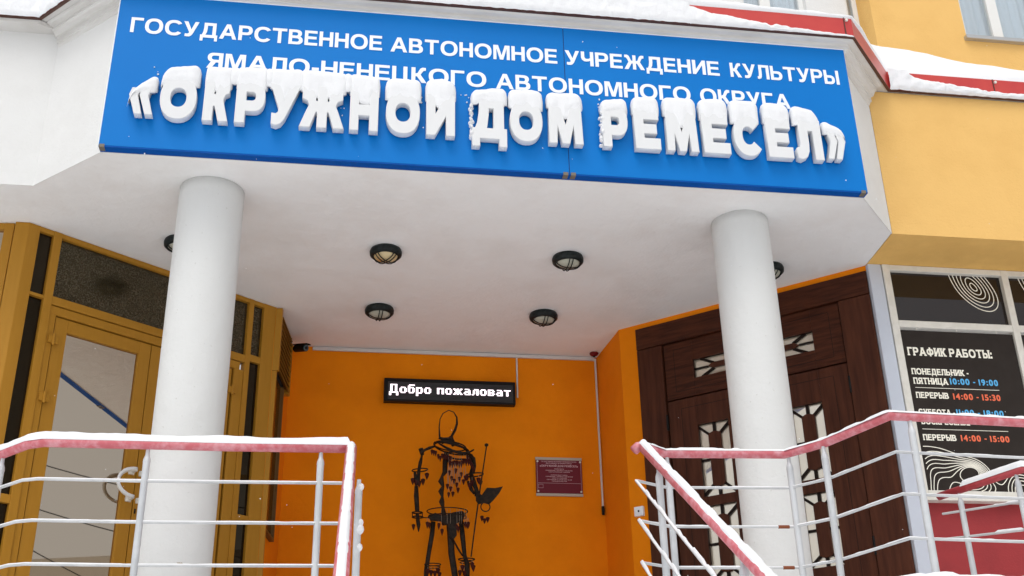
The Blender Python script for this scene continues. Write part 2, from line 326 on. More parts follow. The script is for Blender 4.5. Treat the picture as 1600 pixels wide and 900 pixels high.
# ------------------------------------------------------------------ plan of the entrance (metres, camera at the origin of x and y)
H = 4.29; LAND = 1.28; GR = -EYE
Al, Ar, Bl, Br = (-1.656, 7.106), (3.789, 7.106), (-2.198, 7.62), (4.251, 7.62)
L0, L1, Kl, Kr = (-2.276, 8.228), (-.562, 9.544), (-.451, 10.415), (2.486, 10.415)
Ra, R1, R0 = (2.545, 9.72), (2.677, 9.613), (4.281, 8.191)
YG = 8.17                                                  # ground-floor wall plane of the wings

gs = MB(); gs.add([(-400, -400, -.02), (400, -400, -.02), (400, 400, -.02), (-400, 400, -.02)], [(0, 1, 2, 3)])
tag(gs.build('ground', 'gsnow'), kind='structure')
ld = MB(); ld.slab([(-2.25, 10.6), (-2.25, 7.3), (-1.80, 6.9), (1.9, 6.86), (2.86, 6.76), (3.14, 5.98), (9, 6.22), (9, 10.6)], -EYE, LAND-.04)
tag(ld.build('landing', 'gsnow', bevel=.01), kind='structure')
st = MB()
for i in range(1, 18):
    y1 = 6.86-.28*(i-1); st.box(fx(y1), .0, 1.95, -EYE, LAND-.04-.16*i, 0, .279)
tag(st.build('steps', 'gsnow'), kind='structure')
# snow on the landing: a soft sheet with a rounded uneven front edge
def edge_snow(path, inner, h, th, name, label):
    mb = MB(); N = []
    for (x0, y0), (x1, y1) in zip(path, path[1:]):
        L = math.hypot(x1-x0, y1-y0); k = max(2, int(L/.04))
        N += [(lerp(x0, x1, i/k), lerp(y0, y1, i/k), (y1-y0)/L, -(x1-x0)/L) for i in range(k)]
    prof = [(.0, -.02), (.03, 0), (.035, .4), (.0, .85), (-.08, 1), (-.4, 1), (-1.2, .95)]
    m = len(prof)
    for i, (x, y, nx, ny) in enumerate(N):
        w = 1+.35*nz(x*5, y*5, 3)+.3*nz(x*17, y*17, 1)
        for o, z in prof:
            mb.v.append(Vector((x+nx*-0+ (inner[0] if o < -.39 else 0)*0 + 0, y-o*1.0*w if o > -.39 else y-o, EYE+h+z*th*(w if z > 0 else 1))))
    mb.f = [(i*m+j, (i+1)*m+j, (i+1)*m+j+1, i*m+j+1) for i in range(len(N)-1) for j in range(m-1)]
    return tag(mb.build(name, 'snow', smooth=True, fix=False), label, 'snow', kind='stuff')
edge_snow([(-1.80, 6.9), (1.9, 6.86)], (0, 1), LAND-.04, .03, 'landing_snow', 'thin fresh snow lying on the porch landing by the left railing')
edge_snow([(2.2, 6.7), (3.14, 5.98), (9, 6.22)], (0, 1), LAND-.04, .05, 'landing_snow', 'snow lying along the landing edge under the right railing')

# ------------------------------------------------------------------ building
bld = thing('building', 'yellow and white building with a porch canopy over an orange entrance alcove', 'building', (0, 9, 0))
def bpart(mb, name, m, label=None, **k):
    o = mb.build(name, m, bld, **k)
    if label: o['label'] = label
    return o
Pb = fx(10.415)
bpart(MB().slab([Kl, Kr, (Kr[0], 10.7), (Kl[0], 10.7)], LAND, H), 'wall', 'orange', 'orange rear wall of the alcove')
pr = Plane(Ra, R0)                                         # door wall on the right; a=0 at Ra
DA = (Vector(R1)-Vector(Ra)).length
bpart(MB().slab([Kr, Ra, (Ra[0]+.25, Ra[1]+.2), (Kr[0]+.3, Kr[1])], LAND, H), 'wall', 'orange')
m_ = MB(); m_.box(pr, 0, DA, LAND, H, -.2, 0); m_.box(pr, DA+.0005, pr.L, 4.243, H, -.2, 0)
bpart(m_, 'wall', 'orange', 'orange jamb and strip round the wooden doorway')
plv = Plane(L1, Kl)
bpart(MB().slab([L1, Kl, (Kl[0]-.25, Kl[1]+.05), (L1[0]-.2, L1[1]+.12)], LAND, H), 'wall', 'orange')
bpart(MB().slab([(-9, 7.625), (Bl[0]+.003, 7.626), (Al[0]+.003, 7.112), (Ar[0]-.003, 7.112), (Br[0]-.003, 7.625), R0, (R1[0]+.1, R1[1]+.15), (Kr[0]+.2, Kr[1]), (Kr[0]+.2, 10.7), (Kl[0]-.3, 10.7), (Kl[0]-.1, Kl[1]), (L1[0]-.1, L1[1]+.1), (L0[0]-.05, L0[1]+.05), (-9, 8.3)], H, H+.1), 'soffit', 'soffit')
bpart(MB().slab([(Br[0]+.003, 7.625), (9, 7.625), (9, 8.35), (R0[0]+.003, 8.35), (R0[0]+.003, R0[1]+.0)], H-.002, H+.1), 'soffit', 'ochre', 'ochre underside of the overhanging upper storey')
# fascia band
TOP = 5.6
def band(path, th, h0, h1):
    out = []
    for i, q in enumerate(path):
        ns = []
        for a, b in ((i-1, i), (i, i+1)):
            if a >= 0 and b < len(path):
                d = (Vector(path[b])-Vector(path[a])).normalized(); ns.append(Vector((d.y, -d.x)))
        nn = sum(ns, Vector((0, 0))).normalized(); k = 1/max(.3, nn.dot(ns[0])); out.append(Vector(q)+nn*th*k)
    return out
def offs(path, d): return [tuple(q) for q in band(path, d, 0, 0)]
WP = [(-9, 7.62), Bl, Al, Ar, Br]
inn = offs(WP, -.18)
bpart(MB().slab([*WP, *inn[::-1]], H+.1, TOP), 'fascia', 'white')
m_ = MB(); m_.slab([*offs(WP, .0), *offs(WP, -.004)[::-1]], H-.004, H+.1-.0005)
bpart(m_, 'fascia_edge', 'white')
bpart(MB().slab([(Br[0]+.004, 7.62), (9, 7.62), (9, 7.8), (Br[0]+.004, 7.8)], H+.101, 5.633), 'wall', 'yellow', 'yellow stucco wall of the right wing')
bpart(MB().slab([(Br[0]+.004, 7.62), (9, 7.62), (9, 7.6245), (Br[0]+.004, 7.6245)], H-.003, H+.1005), 'wall', 'yellow', 'yellow lower lip of the right wing wall')
# cornice: swept profile
CP = [(-2.18, 7.62), Al, Ar, (4.235, 7.62-.012)]
prof = [(.002, 5.47), (.012, 5.475), (.022, 5.50), (.035, 5.505), (.035, 5.545), (.055, 5.55), (.075, 5.585), (.09, 5.59), (.09, 5.615), (.125, 5.62), (.14, 5.638), (.002, 5.638)]
m_ = MB(); rings = [offs(CP, o) for o, _ in prof]; n_ = len(prof)
for i in range(len(CP)):
    for j, (o, z) in enumerate(prof): m_.v.append(Vector((*rings[j][i], z+EYE)))
m_.f = [(i*n_+j, (i+1)*n_+j, (i+1)*n_+(j+1) % n_, i*n_+(j+1) % n_) for i in range(len(CP)-1) for j in range(n_)]+[tuple(range(n_)), tuple(range((len(CP)-1)*n_, len(CP)*n_))]
bpart(m_, 'cornice', 'mould')
# roof with its red metal edge board
RP = [(-9, 7.49), (-2.32, 7.49), (-1.80, 6.956), (3.85, 6.956), (4.44, 7.597), (9, 7.597)]
bpart(MB().slab([*RP, (9, 9.6), (-9, 9.6)], 5.642, 5.80), 'roof', 'mould')
RB = 5.642; RT = 5.825
o1, o2 = offs(RP, .008), offs(RP, .001)
m_ = MB()
for i in range(len(RP)-1):
    m_.slab([o1[i], o1[i+1], o2[i+1], o2[i]], RB, RT)
bpart(m_, 'roof_edge', 'redroof')
m_ = MB(); m_.slab([*offs(RP, .012), *offs(RP, -.012)[::-1]], 5.634, 5.6415); bpart(m_, 'drip_edge', 'darksheet')
bpart(MB().slab([(-9, 7.50), (-2.325, 7.50), (-2.10, 7.63), (-9, 7.63)], 5.60, 5.633), 'eave_underside', 'mould')
for X_ in (3.79, 5.40, ):
    Y_ = 6.956 if X_ < 4 else 7.597
    m_ = MB(); m_.box(fx(Y_), X_-.004, X_+.004, RB, RT, .008, .013); bpart(m_, 'edge_joint', 'darksheet')
    m_ = MB(); m_.tube([(X_+.02, Y_-.008, EYE+RT-.03), (X_+.02, Y_-.022, EYE+RT-.03)], .012, 8); bpart(m_, 'screw_cap', 'frame')
# upper storey
UY = 8.8; pu = fx(UY); pw = fx(9.05)
xr = pu.uv(1358, 0)[0]
m_ = MB()
wx0, wb0 = pu.uv(1497, 0)[0], 7.26
m_.box(pu, xr, wx0, 5.5, 10, -.3, 0); m_.box(pu, wx0, 9, 5.5, wb0, -.3, 0); m_.box(pu, wx0+1.25, 9, wb0, 10, -.3, 0)
bpart(m_, 'wall', 'yellow', 'yellow wall of the upper storey')
m_ = MB(); W1 = [(1164, 1197), (1200, 1255), (1322, 1352)]
pq = fx(9.0)
def X9(px, py=0): return pq.uv(px, py)[0]
spans = [(X9(1158), X9(1258)), (X9(1323, 20), xr-.002)]
xs_ = [-6, spans[0][0], spans[0][1], spans[1][0], spans[1][1]]
m_.box(pq, -6, spans[0][0], 5.5, 10, -.3, 0); m_.box(pq, spans[0][1], spans[1][0], 5.5, 10, -.3, 0)
m_.box(pq, spans[0][0], spans[0][1], 5.5, 7.5, -.3, 0); m_.box(pq, spans[1][0], spans[1][1], 5.5, 6.9, -.3, 0)
bpart(m_, 'wall', 'white', 'white bay of the upper storey')
def window(pl, a0, a1, b0, b1, mull, nm='window', label=None, c=-.06):
    m = MB(); fw = .05
    for q in ((a0, a0+fw, b0, b1), (a1-fw, a1, b0, b1)): m.box(pl, *q, c-.05, c)
    for q in ((a0+fw, a1-fw, b0, b0+fw), (a0+fw, a1-fw, b1-fw, b1)): m.box(pl, *q, c-.05, c-.001)
    for x in mull: m.box(pl, x-.055, x+.055, b0+fw, b1-fw, c-.05, c+.004)
    f = bpart(m, nm, 'wframe', label)
    xs = [a0+fw]+[x for q in mull for x in (q-.055, q+.055)]+[a1-fw]
    for x0, x1 in zip(xs[::2], xs[1::2]):
        MB().box(pl, x0, x1, b0+fw, b1-fw, c-.03, c-.024).build('pane', 'clear', f)
    m = MB(); k = 60
    V = [pl(lerp(a0+.01, a1-.01, i/k), b, c-.12+.02*math.sin(i*1.25)+.008*math.sin(i*.7)) for b in (b0-.02, b1) for i in range(k+1)]
    m.add(V, [(i, i+1, k+2+i, k+1+i) for i in range(k)]); m.build('curtain', 'curtain', f, smooth=True, fix=False)
    MB().box(pl, a0-.1, a1+.1, b0-.1, b1+.1, c-.5, c-.45).build('dark_room', 'room', f)
    MB().prism(lambda a, b, cc: pl(a, b, cc), [(a0-.03, b0-.045), (a1+.03, b0-.045), (a1+.03, b0-.004), (a0-.03, b0-.004)], c-.04, .05).build('sill', 'sheet', f)
window(pu, wx0, wx0+1.25, wb0, 8.9, [wx0+.40, wx0+.9], label='curtained window in the upper yellow wall')
window(pq, spans[0][0], spans[0][1], 7.5, 8.9, [X9(1198)], label='upper window of the white bay')
window(pq, spans[1][0], spans[1][1], 6.9, 8.9, [], label='narrow upper window beside the yellow wall')
# ground floor right: pilaster, red wall
PY = fx(YG)
pa0, pa1 = R0[0], R0[0]+.115
m_ = MB(); m_.box(PY, pa0+.002, pa1, LAND, H-.003, -.3, .02); bpart(m_, 'pilaster', 'pil', bevel=.004)
m_ = MB(); m_.box(PY, pa1+.001, 9, LAND-.2, 2.305, -.3, -.03); bpart(m_, 'wall', 'red', 'dark red wall under the display window')
# left wing wall bits behind window
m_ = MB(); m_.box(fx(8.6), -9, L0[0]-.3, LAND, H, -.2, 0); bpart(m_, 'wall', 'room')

# ------------------------------------------------------------------ columns
def column(x, y, r, label):
    c = thing('column', label, 'column', (x, y, EYE+LAND-.04), 'white columns carrying the porch')
    m = MB(); k = 40; n = 48; b0 = EYE+LAND-.03; b1 = EYE+H-.001
    for i in range(k+1):
        z = lerp(b0, b1, i/k)
        for j in range(n):
            a = 2*math.pi*j/n; rr = r*(1+.007*nz(math.cos(a)*1.3, math.sin(a)*1.3, z*1.1)); m.v.append(Vector((x+rr*math.cos(a), y+rr*math.sin(a), z)))
    m.f = [(i*n+j, i*n+(j+1) % n, (i+1)*n+(j+1) % n, (i+1)*n+j) for i in range(k) for j in range(n)]+[tuple(range(n))[::-1], tuple(range(k*n, k*n+n))]
    m.build('shaft', 'column', c, smooth=True, fix=False)
    m = MB(); m.lathe((x, y, EYE+LAND-.04), [(r+.03, 0), (r+.03, .07), (r+.005, .085), (r-.01, .085)], 40); m.build('base', 'column', c)
    m = MB(); tgt = ((235, 885), (255, 893)) if x < 0 else ((1205, 890), (1190, 880))
    # flaked plaster patches near the foot
    for i in range(26):
        a = -1.45+random.gauss(0, .3); z = EYE+LAND+.02+abs(random.gauss(0, .14)); s = random.choice((.004, .005, .007, .009, .014)); V = []
        for q in range(7):
            t = 2*math.pi*q/7; rr = s*random.uniform(.35, 1.3); aa = a+rr*math.cos(t)/r; V.append((x+(r*1.009+.0015)*math.cos(aa), y+(r*1.009+.0015)*math.sin(aa), z+rr*math.sin(t)))
        m.add(V, [tuple(range(7))])
    m.build('flaked_patch', 'beige', c, fix=False)
column(-.956, 7.575, .228, 'white round column in front of the gold framed glass doors')
column(2.995, 7.60, .217, 'white round column in front of the dark wooden doors')

# ------------------------------------------------------------------ blue sign
SY0 = 7.1055; ps = fx(7.034); SB, STP = 4.286, 5.575; SX0, SX1 = -1.660, 3.792
sg = thing('sign', 'long blue institution sign with white Cyrillic lettering fixed to the porch fascia', 'sign', (1.07, 7.1, EYE+SB))
xm = ps.uv(889, 250)[0]
for a0, a1 in ((SX0, xm-.0025), (xm+.0025, SX1)):
    p_ = MB().box(ps, a0, a1, SB+.012, STP, -.068, 0).build('panel', 'sign', sg, bevel=.002)
MB().box(ps, xm-.0025, xm+.0025, SB+.012, STP-.001, -.06, -.004).build('seam', 'seam', sg)
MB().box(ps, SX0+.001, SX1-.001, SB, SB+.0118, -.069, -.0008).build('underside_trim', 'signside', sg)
MB().box(ps, SX0-.006, SX0-.0005, SB+.01, STP, -.069, 0).build('side_trim', 'vinyl', sg)
MB().box(ps, SX0, SX1, STP+.0005, STP+.006, -.069, .001).build('top_trim', 'vinyl', sg)
for a in (SX0+.003, xm-.045, xm+.01, SX1-.05):
    MB().box(ps, a, a+.035, SB-.004, SB+.02, -.05, .0035).build('bracket', 'bracket', sg)
def sign_row(words, sh=0):
    for body, x0, x1, yb0, yb1, yt0 in words:
        a0, b0 = ps.uv(x0, yb0); a1, b1 = ps.uv(x1, yb1); cap = ps.uv(x0, yt0)[1]-b0
        ROW.append((body, a0, a1, (b0+b1)/2, cap))
ROW = []
sign_row([('ГОСУДАРСТВЕННОЕ', 203, 597, 48, 77.5, 25), ('АВТОНОМНОЕ', 610, 871, 79, 99, 56), ('УЧРЕЖДЕНИЕ', 883, 1125, 100.5, 120, 79), ('КУЛЬТУРЫ', 1142, 1313, 122, 137, 101)])
bb = sum(r_[3] for r_ in ROW)/4; cc = sum(r_[4] for r_ in ROW)/4
for body, a0, a1, b, cp_ in ROW:
    text(ps, body, a0, a1, bb, .130, .0006, off=.004, gap=.075, each=lambda m, ch: m.build('letter', 'vinyl', sg, fix=False))
ROW = []
sign_row([('ЯМАЛО-НЕНЕЦКОГО', 322, 760, 104, 137, 81), ('АВТОНОМНОГО', 775, 1080, 139, 160, 115), ('ОКРУГА', 1095, 1236, 161, 171, 138)])
b2 = ps.uv(322, 81)[1]-.132
b2 = (b2+ps.uv(775, 139)[1])/2
for body, a0, a1, b, cp_ in ROW:
    text(ps, body, a0, a1, b2, .132, .0006, off=.004, gap=.075, each=lambda m, ch: m.build('letter', 'vinyl', sg, fix=False))
# big standing letters, outlines in cap-height units
BIG = {
 'О': (1.07, [ell(.535, .5, .535, .51), ell(.535, .5, .255, .24)]),
 'К': (.79, [[(0, 0), (.29, 0), (.29, .36), (.36, .36), (.50, 0), (.79, 0), (.66, .34), (.60, .52), (.66, .64), (.78, .69), (.78, .99), (.56, .97), (.44, .85), (.36, .63), (.29, .63), (.29, 1), (0, 1)]]),
 'Р': (.86, [[(0, 0), (.28, 0), (.28, .29)]+ell(.53, .645, .33, .355, 14, -90, 90)+[(0, 1)], [(.28, .53)]+ell(.47, .645, .13, .115, 8, -90, 90)+[(.28, .76)]]),
 'У': (.92, [[(.08, .02), (.22, -.01), (.36, .04), (.47, .16), (.92, 1), (.60, 1), (.42, .56), (.31, 1), (0, 1), (.29, .40), (.27, .30), (.20, .26), (.08, .27)]]),
 'Ж': (1.24, [[(0, 0), (.28, 0), (.43, .38), (.49, .38), (.49, 0), (.75, 0), (.75, .38), (.81, .38), (.96, 0), (1.24, 0), (1.06, .40), (.99, .54), (1.05, .65), (1.19, .70), (1.19, .99), (1.0, .97), (.88, .86), (.81, .63), (.75, .63), (.75, 1), (.49, 1), (.49, .63), (.43, .63), (.36, .86), (.24, .97), (.05, .99), (.05, .70), (.19, .65), (.25, .54), (.18, .40)]]),
 'Н': (.88, [[(0, 0), (.26, 0), (.26, .37), (.62, .37), (.62, 0), (.88, 0), (.88, 1), (.62, 1), (.62, .62), (.26, .62), (.26, 1), (0, 1)]]),
 'Й': (.88, [[(0, 0), (.26, 0), (.62, .52), (.62, 0), (.88, 0), (.88, 1), (.62, 1), (.26, .48), (.26, 1), (0, 1)], [(.14, 1.24), (.22, 1.12), (.44, 1.06), (.66, 1.12), (.74, 1.24), (.58, 1.26), (.52, 1.21), (.44, 1.19), (.36, 1.21), (.30, 1.26)]]),
 'Д': (.96, [[(0, -.19), (.2, -.19), (.2, 0), (.76, 0), (.76, -.19), (.96, -.19), (.96, .24), (.88, .24), (.88, 1), (.2, 1), (.2, .7), (.15, .4), (.08, .24), (0, .24)], [(.39, .24), (.61, .24), (.61, .76), (.45, .76), (.45, .60), (.42, .38)]]),
 'М': (1.02, [[(0, 0), (.23, 0), (.25, .52), (.40, 0), (.61, 0), (.76, .52), (.79, 0), (1.02, 0), (.98, 1), (.70, 1), (.51, .42), (.31, 1), (.03, 1)]]),
 'Е': (.80, [[(0, 0), (.80, 0), (.80, .26), (.28, .26), (.28, .39), (.70, .39), (.70, .62), (.28, .62), (.28, .75), (.78, .75), (.78, 1), (0, 1)]]),
 'С': (.92, [ell(.5, .5, .5, .51, 30, 38, 322)+ell(.5, .5, .22, .24, 22, 320, 40)]),
 'Л': (.84, [[(-.02, .02), (.12, -.01), (.28, .05), (.37, .2), (.39, .4), (.39, .74), (.57, .74), (.57, 0), (.84, 0), (.84, 1), (.12, 1), (.12, .4), (.09, .29), (-.02, .27)]]),
 '«': (.84, [[(0, .5), (.24, .05), (.47, .05), (.27, .5), (.34, .66), (.08, .66)], [(.36, .5), (.60, .05), (.84, .05), (.63, .5), (.73, .72), (.47, .72)]]),
 '»': (.84, [[(0, .05), (.24, .05), (.48, .5), (.33, .76), (.09, .76), (.21, .5)], [(.37, .05), (.60, .05), (.84, .5), (.72, .72), (.47, .72), (.57, .5)]]),
}
BD = .060; pb = fx(7.034-.012-BD); CAPB = .335; BASE = 4.505
def big_letter(ch, px0, px1, py):
    a0 = pb.uv(px0, py)[0]; a1 = pb.uv(px1, py)[0]; wd, outs = BIG[ch]
    if a0 > 0: a0 += a0*BD/7
    if a1 < 0: a1 += a1*BD/7
    a0 += .004; a1 -= .007
    c = bpy.data.curves.new('letter', 'CURVE'); c.dimensions = '2D'; c.fill_mode = 'BOTH'; c.extrude = BD/2-.003; c.bevel_depth = .003; c.bevel_resolution = 1
    for o_ in outs:
        s_ = c.splines.new('POLY'); s_.points.add(len(o_)-1); s_.use_cyclic_u = True
        for q, (x, y) in zip(s_.points, o_): q.co = (x/wd*(a1-a0), y*CAPB, 0, 1)
    o = bpy.data.objects.new('t', c); COL.objects.link(o); dg = bpy.context.evaluated_depsgraph_get(); me = bpy.data.meshes.new_from_object(o.evaluated_get(dg)); bpy.data.objects.remove(o)
    ob = bpy.data.objects.new('letter', me); COL.objects.link(ob); me.materials.clear(); me.materials.append(M['letter']); ob.parent = sg
    ob.rotation_euler = (math.pi/2, 0, 0); ob.location = Vector((a0, 7.034-.012-BD/2, EYE+BASE))-ORG[sg.as_pointer()]
    ob['label'] = 'big raised white letter of the lower row'
    return a0, a1
LET = [('«', 200, 244), ('О', 248.5, 309.5), ('К', 317, 360), ('Р', 367, 415.5), ('У', 420, 470), ('Ж', 468, 539), ('Н', 546, 592), ('О', 602, 657), ('Й', 665, 712),
       ('Д', 736, 793), ('О', 795, 849), ('М', 855, 912), ('Р', 939, 983), ('Е', 989, 1033), ('М', 1038, 1092), ('Е', 1095, 1142), ('С', 1143.5, 1191), ('Е', 1195, 1240), ('Л', 1241, 1287), ('»', 1287, 1324)]
TOPS = [(198, 150), (206, 142), (219, 129), (232, 121), (250, 112), (262, 104), (300, 103), (335, 104), (400, 106), (480, 110), (560, 117), (600, 123), (650, 125), (690, 124), (712, 130), (738, 142), (770, 138), (850, 143), (900, 147), (940, 158), (1000, 152), (1100, 155), (1160, 158), (1215, 162), (1250, 167), (1275, 174), (1287, 186), (1300, 194), (1324, 206)]
pt = fx(7.0)
def topb(px): 
    y = interp(TOPS, px); return pt.uv(px, y)[1]
sn = MB()
def sinterp(tab, x):
    for (x0, y0), (x1, y1) in zip(tab, tab[1:]):
        if x <= x1: t = (x-x0)/(x1-x0); t = t*t*(3-2*t); return lerp(y0, y1, t)
    return tab[-1][1]
def cap_snow(ch, px0, px1, a0, a1, low, k):
    """snow clinging on top of one letter: ring cross sections from the board over the letter's front"""
    W_ = a1-a0; nx = max(18, int(W_/.007)); fr = BD+.012+.008; base = len(sn.v); ring = 22
    A0, A1 = a0-.010, a1+.012
    for i in range(nx+1):
        t = i/nx; a = lerp(A0, A1, t); e = min(t, 1-t)*(A1-A0); rnd = math.sqrt(max(0.0, 1-(1-min(1, e/(.022 if .9 < k < 23 and -1.1 < a0 < .3 else .045)))**2))
        tb = topb(lerp(px0, px1, t))+.008*nz(a*9, k, 0)+.003*nz(a*30, k, 3)-.055*(1-rnd)
        lo = min(tb-(.025 if ch in '«»' else .10), BASE+CAPB*sinterp(low, t))+.010*nz(a*30, k, 7)+.006*nz(a*90, k, 2)+.02*(1-rnd)
        dep = fr*(.62+.38*rnd)+.004*nz(a*22, k, 9)
        P = []
        # from back-bottom, up the board, over the top, down the front, back to the letter face
        P.append((0.001, lo+.03)); P.append((.001, (lo+tb)/2)); P.append((.001, tb-.012)); 
        for q in range(1, 8):
            an = math.pi/2*(q/7.0); P.append((dep*(.12+.88*math.sin(an)), tb-.012+.012-(1-math.cos(an))*.060))
        b_ = tb-.060
        for q in range(1, 9): P.append((dep-(.0135*(q/8)**2)+(.0035*nz(a*9, q*.35, k)+.0015*nz(a*30, q*1.2, k)), lerp(b_, lo, q/8)))
        P.append((dep-.018, lo-.003)); P.append((dep-.03, lo+.004)); P.append((dep*.5, lo+.012)); P.append((.01, lo+.02))
        for c_, b_ in P: sn.v.append(ps(a+.002*nz(a*12, b_*20, k), b_+.0015*nz(a*40, b_*30, c_*30+k), c_))
        ring = len(P)
    sn.f += [(base+i*ring+j, base+(i+1)*ring+j, base+(i+1)*ring+(j+1) % ring, base+i*ring+(j+1) % ring) for i in range(nx) for j in range(ring)]
    sn.f += [tuple(base+j for j in range(ring)), tuple(base+nx*ring+j for j in range(ring))]
LOW = {'«': [(0, .52), (.3, .56), (1, .60)], 'О': [(0, .80), (.5, .83), (1, .78)], 'К': [(0, .84), (.28, .84), (.45, .70), (.7, .76), (1, .78)],
       'Р': [(0, .84), (.5, .86), (1, .82)], 'У': [(0, .88), (.25, .84), (.45, .60), (.65, .78), (1, .90)], 'Ж': [(0, .88), (.2, .78), (.36, .72), (.45, .87), (.55, .87), (.64, .72), (.8, .78), (1, .88)],
       'Н': [(0, .86), (.26, .84), (.36, .66), (.64, .66), (.74, .84), (1, .86)], 'Й': [(0, .84), (.25, .80), (.45, .66), (.7, .80), (1, .86)], 'Д': [(0, .84), (.3, .87), (1, .86)],
       'М': [(0, .86), (.26, .84), (.5, .60), (.74, .84), (1, .86)], 'Е': [(0, .84), (.5, .84), (1, .86)], 'С': [(0, .80), (.5, .85), (1, .84)], 'Л': [(0, .87), (.5, .88), (1, .87)], '»': [(0, .66), (.5, .66), (1, .60)]}
for k, (ch, p0, p1) in enumerate(LET):
    a0, a1 = big_letter(ch, p0, p1, lerp(160, 232, (p0-250)/1000))
    cap_snow(ch, p0, p1, a0, a1, LOW[ch], k*3.7)
    # snow filling the joint towards the next letter on the left run
    if k in (2, 3, 4, 5): cap_snow('x', p1-4, LET[k+1][1]+4, a1-.012, pb.uv(LET[k+1][1], 180)[0]+.012, [(0, .93), (1, .93)], k*5.1+50)
    if ch in ('Д',) or k in (12,):    # crust down the left side of the letter
        for q in range(26):
            z = BASE+CAPB*random.uniform(.0, .85); r_ = random.uniform(.008, .018); o_ = ps(a0-.006+random.uniform(-.006, .006), z-EYE+EYE, random.uniform(.02, .07))
            sn.lathe((o_.x, o_.y, o_.z), [(r_*.15, -r_), (r_*.8, -r_*.6), (r_, 0), (r_*.7, r_*.7), (r_*.1, r_)], 7)
for q in range(26):   # loose crumbs stuck on the board by the gaps
    px, py, sx_ = random.choice([(730, 152, 9), (1310, 200, 4), (936, 160, 3), (246, 112, 4), (655, 130, 6), (655, 158, 4), (536, 178, 3)])
    a, b = ps.uv(px+random.gauss(0, sx_*.7), py+random.gauss(0, 5)); r_ = random.uniform(.003, .008); o_ = ps(a, b, .002)
    sn.lathe((o_.x, o_.y, o_.z), [(r_*.3, -r_), (r_, 0), (r_*.3, r_)], 6)
so_ = sn.build('letter_snow', 'snow', smooth=True, loc=(1, 7, EYE+4.8))
tag(so_, 'snow caps piled on the big white letters of the blue sign', 'snow', kind='stuff')

# ------------------------------------------------------------------ snow on the roof
rs = MB()
path = []
for (x0, y0), (x1, y1) in zip(RP, RP[1:]):
    L = math.hypot(x1-x0, y1-y0); k = max(2, int(L/.05)); path += [(lerp(x0, x1, i/k), lerp(y0, y1, i/k)) for i in range(k)]
path.append(RP[-1])
LIP = [(-9, .2), (2.4, .12), (2.9, .085), (3.4, .065), (3.75, .045), (3.86, .05), (4.0, .12), (4.2, .36), (4.4, .55), (4.8, .44), (5.2, .31), (5.65, .20), (7, .1)]
m_ = 0; NP = offs(path, 1.0)
cross = [(.0, .0, -.004), (.018, .25, 0), (.022, .55, 0), (.008, .82, 0), (-.04, .97, 0), (-.12, 1.05, 0), (-.3, 1.1, 0), (-.7, 1.15, 0), (-1.3, 1.2, 0)]
for i, (x, y) in enumerate(path):
    dx, dy = NP[i][0]-x, NP[i][1]-y; l_ = math.hypot(dx, dy); dx /= l_; dy /= l_
    lip = interp(LIP, x)*(1+.12*nz(x*3, 1, 5)+.06*nz(x*11, 2, 5))
    steep = 1 if x > 4.3 or x < 3.8 else .6
    for o_, z, zz in cross:
        yy = y+dy*o_ if o_ > -.05 else y-o_*1.0
        xx = x+dx*o_ if o_ > -.05 else x+dx*-.04
        if 3.85 < x < 4.43 and o_ < -.05: xx = x - .0; yy = y-o_
        # the drift is set back a little behind its lip where it is deep
        back = .10*max(0, lip-.12)/.18*z if z > .2 else 0
        rs.v.append(Vector((xx, yy+back, EYE+RT-.012+z*lip+zz+.012*nz(xx*6, yy*6, z*2)*min(1, z*2))))
n_ = len(cross)
rs.f = [(i*n_+j, (i+1)*n_+j, (i+1)*n_+j+1, i*n_+j+1) for i in range(len(path)-1) for j in range(n_-1)]
# crust clinging to the face of the edge board
CL = [(690, 1.25), (1060, 1.2), (1085, .95), (1110, .72), (1160, .50), (1200, .32), (1260, .20), (1325, .09), (1333, .0)]
def cling(P0, P1, frac, th=.022, seed=0, top=1.0):
    pl = Plane(P0, P1); k = int(pl.L/.015); base = len(rs.v); nv = 9
    for i in range(k+1):
        a = pl.L*i/k; f = max(0.03, frac(pl(a, 0))+.07*nz(a*7, seed, 1)+.05*nz(a*23, seed, 2)); hb = (RT-RB)*min(1.1, f); b0 = RB-.004+.004*nz(a*20, seed, 4)
        for j in range(nv):
            t = j/(nv-1); bulge = math.sin(math.pi*min(1, max(0, t*.93+.05)))**.45 if f < 1 else (1 if t > .05 else .4)
            c_ = .010+th*bulge*(min(1, f*2.5))*(1+.45*nz(a*16, t*3, seed)+.3*nz(a*40, t*7, seed)); 
            if 0 < t < 1 or f >= 1: pass
            else: c_ = .006
            rs.v.append(pl(a, b0+hb*t, c_))
    rs.f.extend([(base+i*nv+j, base+(i+1)*nv+j, base+(i+1)*nv+j+1, base+i*nv+j+1) for i in range(k) for j in range(nv-1)])
pf = fx(6.95)
XT = [(pf.uv(px, 30)[0], f) for px, f in CL]
cling(RP[2], RP[3], lambda q: interp(XT, q.x), seed=3)
cling(RP[0], RP[1], lambda q: 1.15, seed=5); cling(RP[1], RP[2], lambda q: 1.15, seed=6)
pg = fx(7.57)
XT2 = [(pg.uv(px, 130)[0], f) for px, f in ((1388, 1.1), (1420, 1.05), (1430, .86), (1445, .72), (1480, .58), (1510, .45), (1540, .32), (1600, .30))]
cling(RP[4], RP[5], lambda q: interp(XT2, q.x), seed=9, th=.03)
tag(rs.build('roof_snow', 'snow', smooth=True, fix=False), 'thick snow lying along the porch roof and clinging to its red edge', 'snow', kind='stuff')

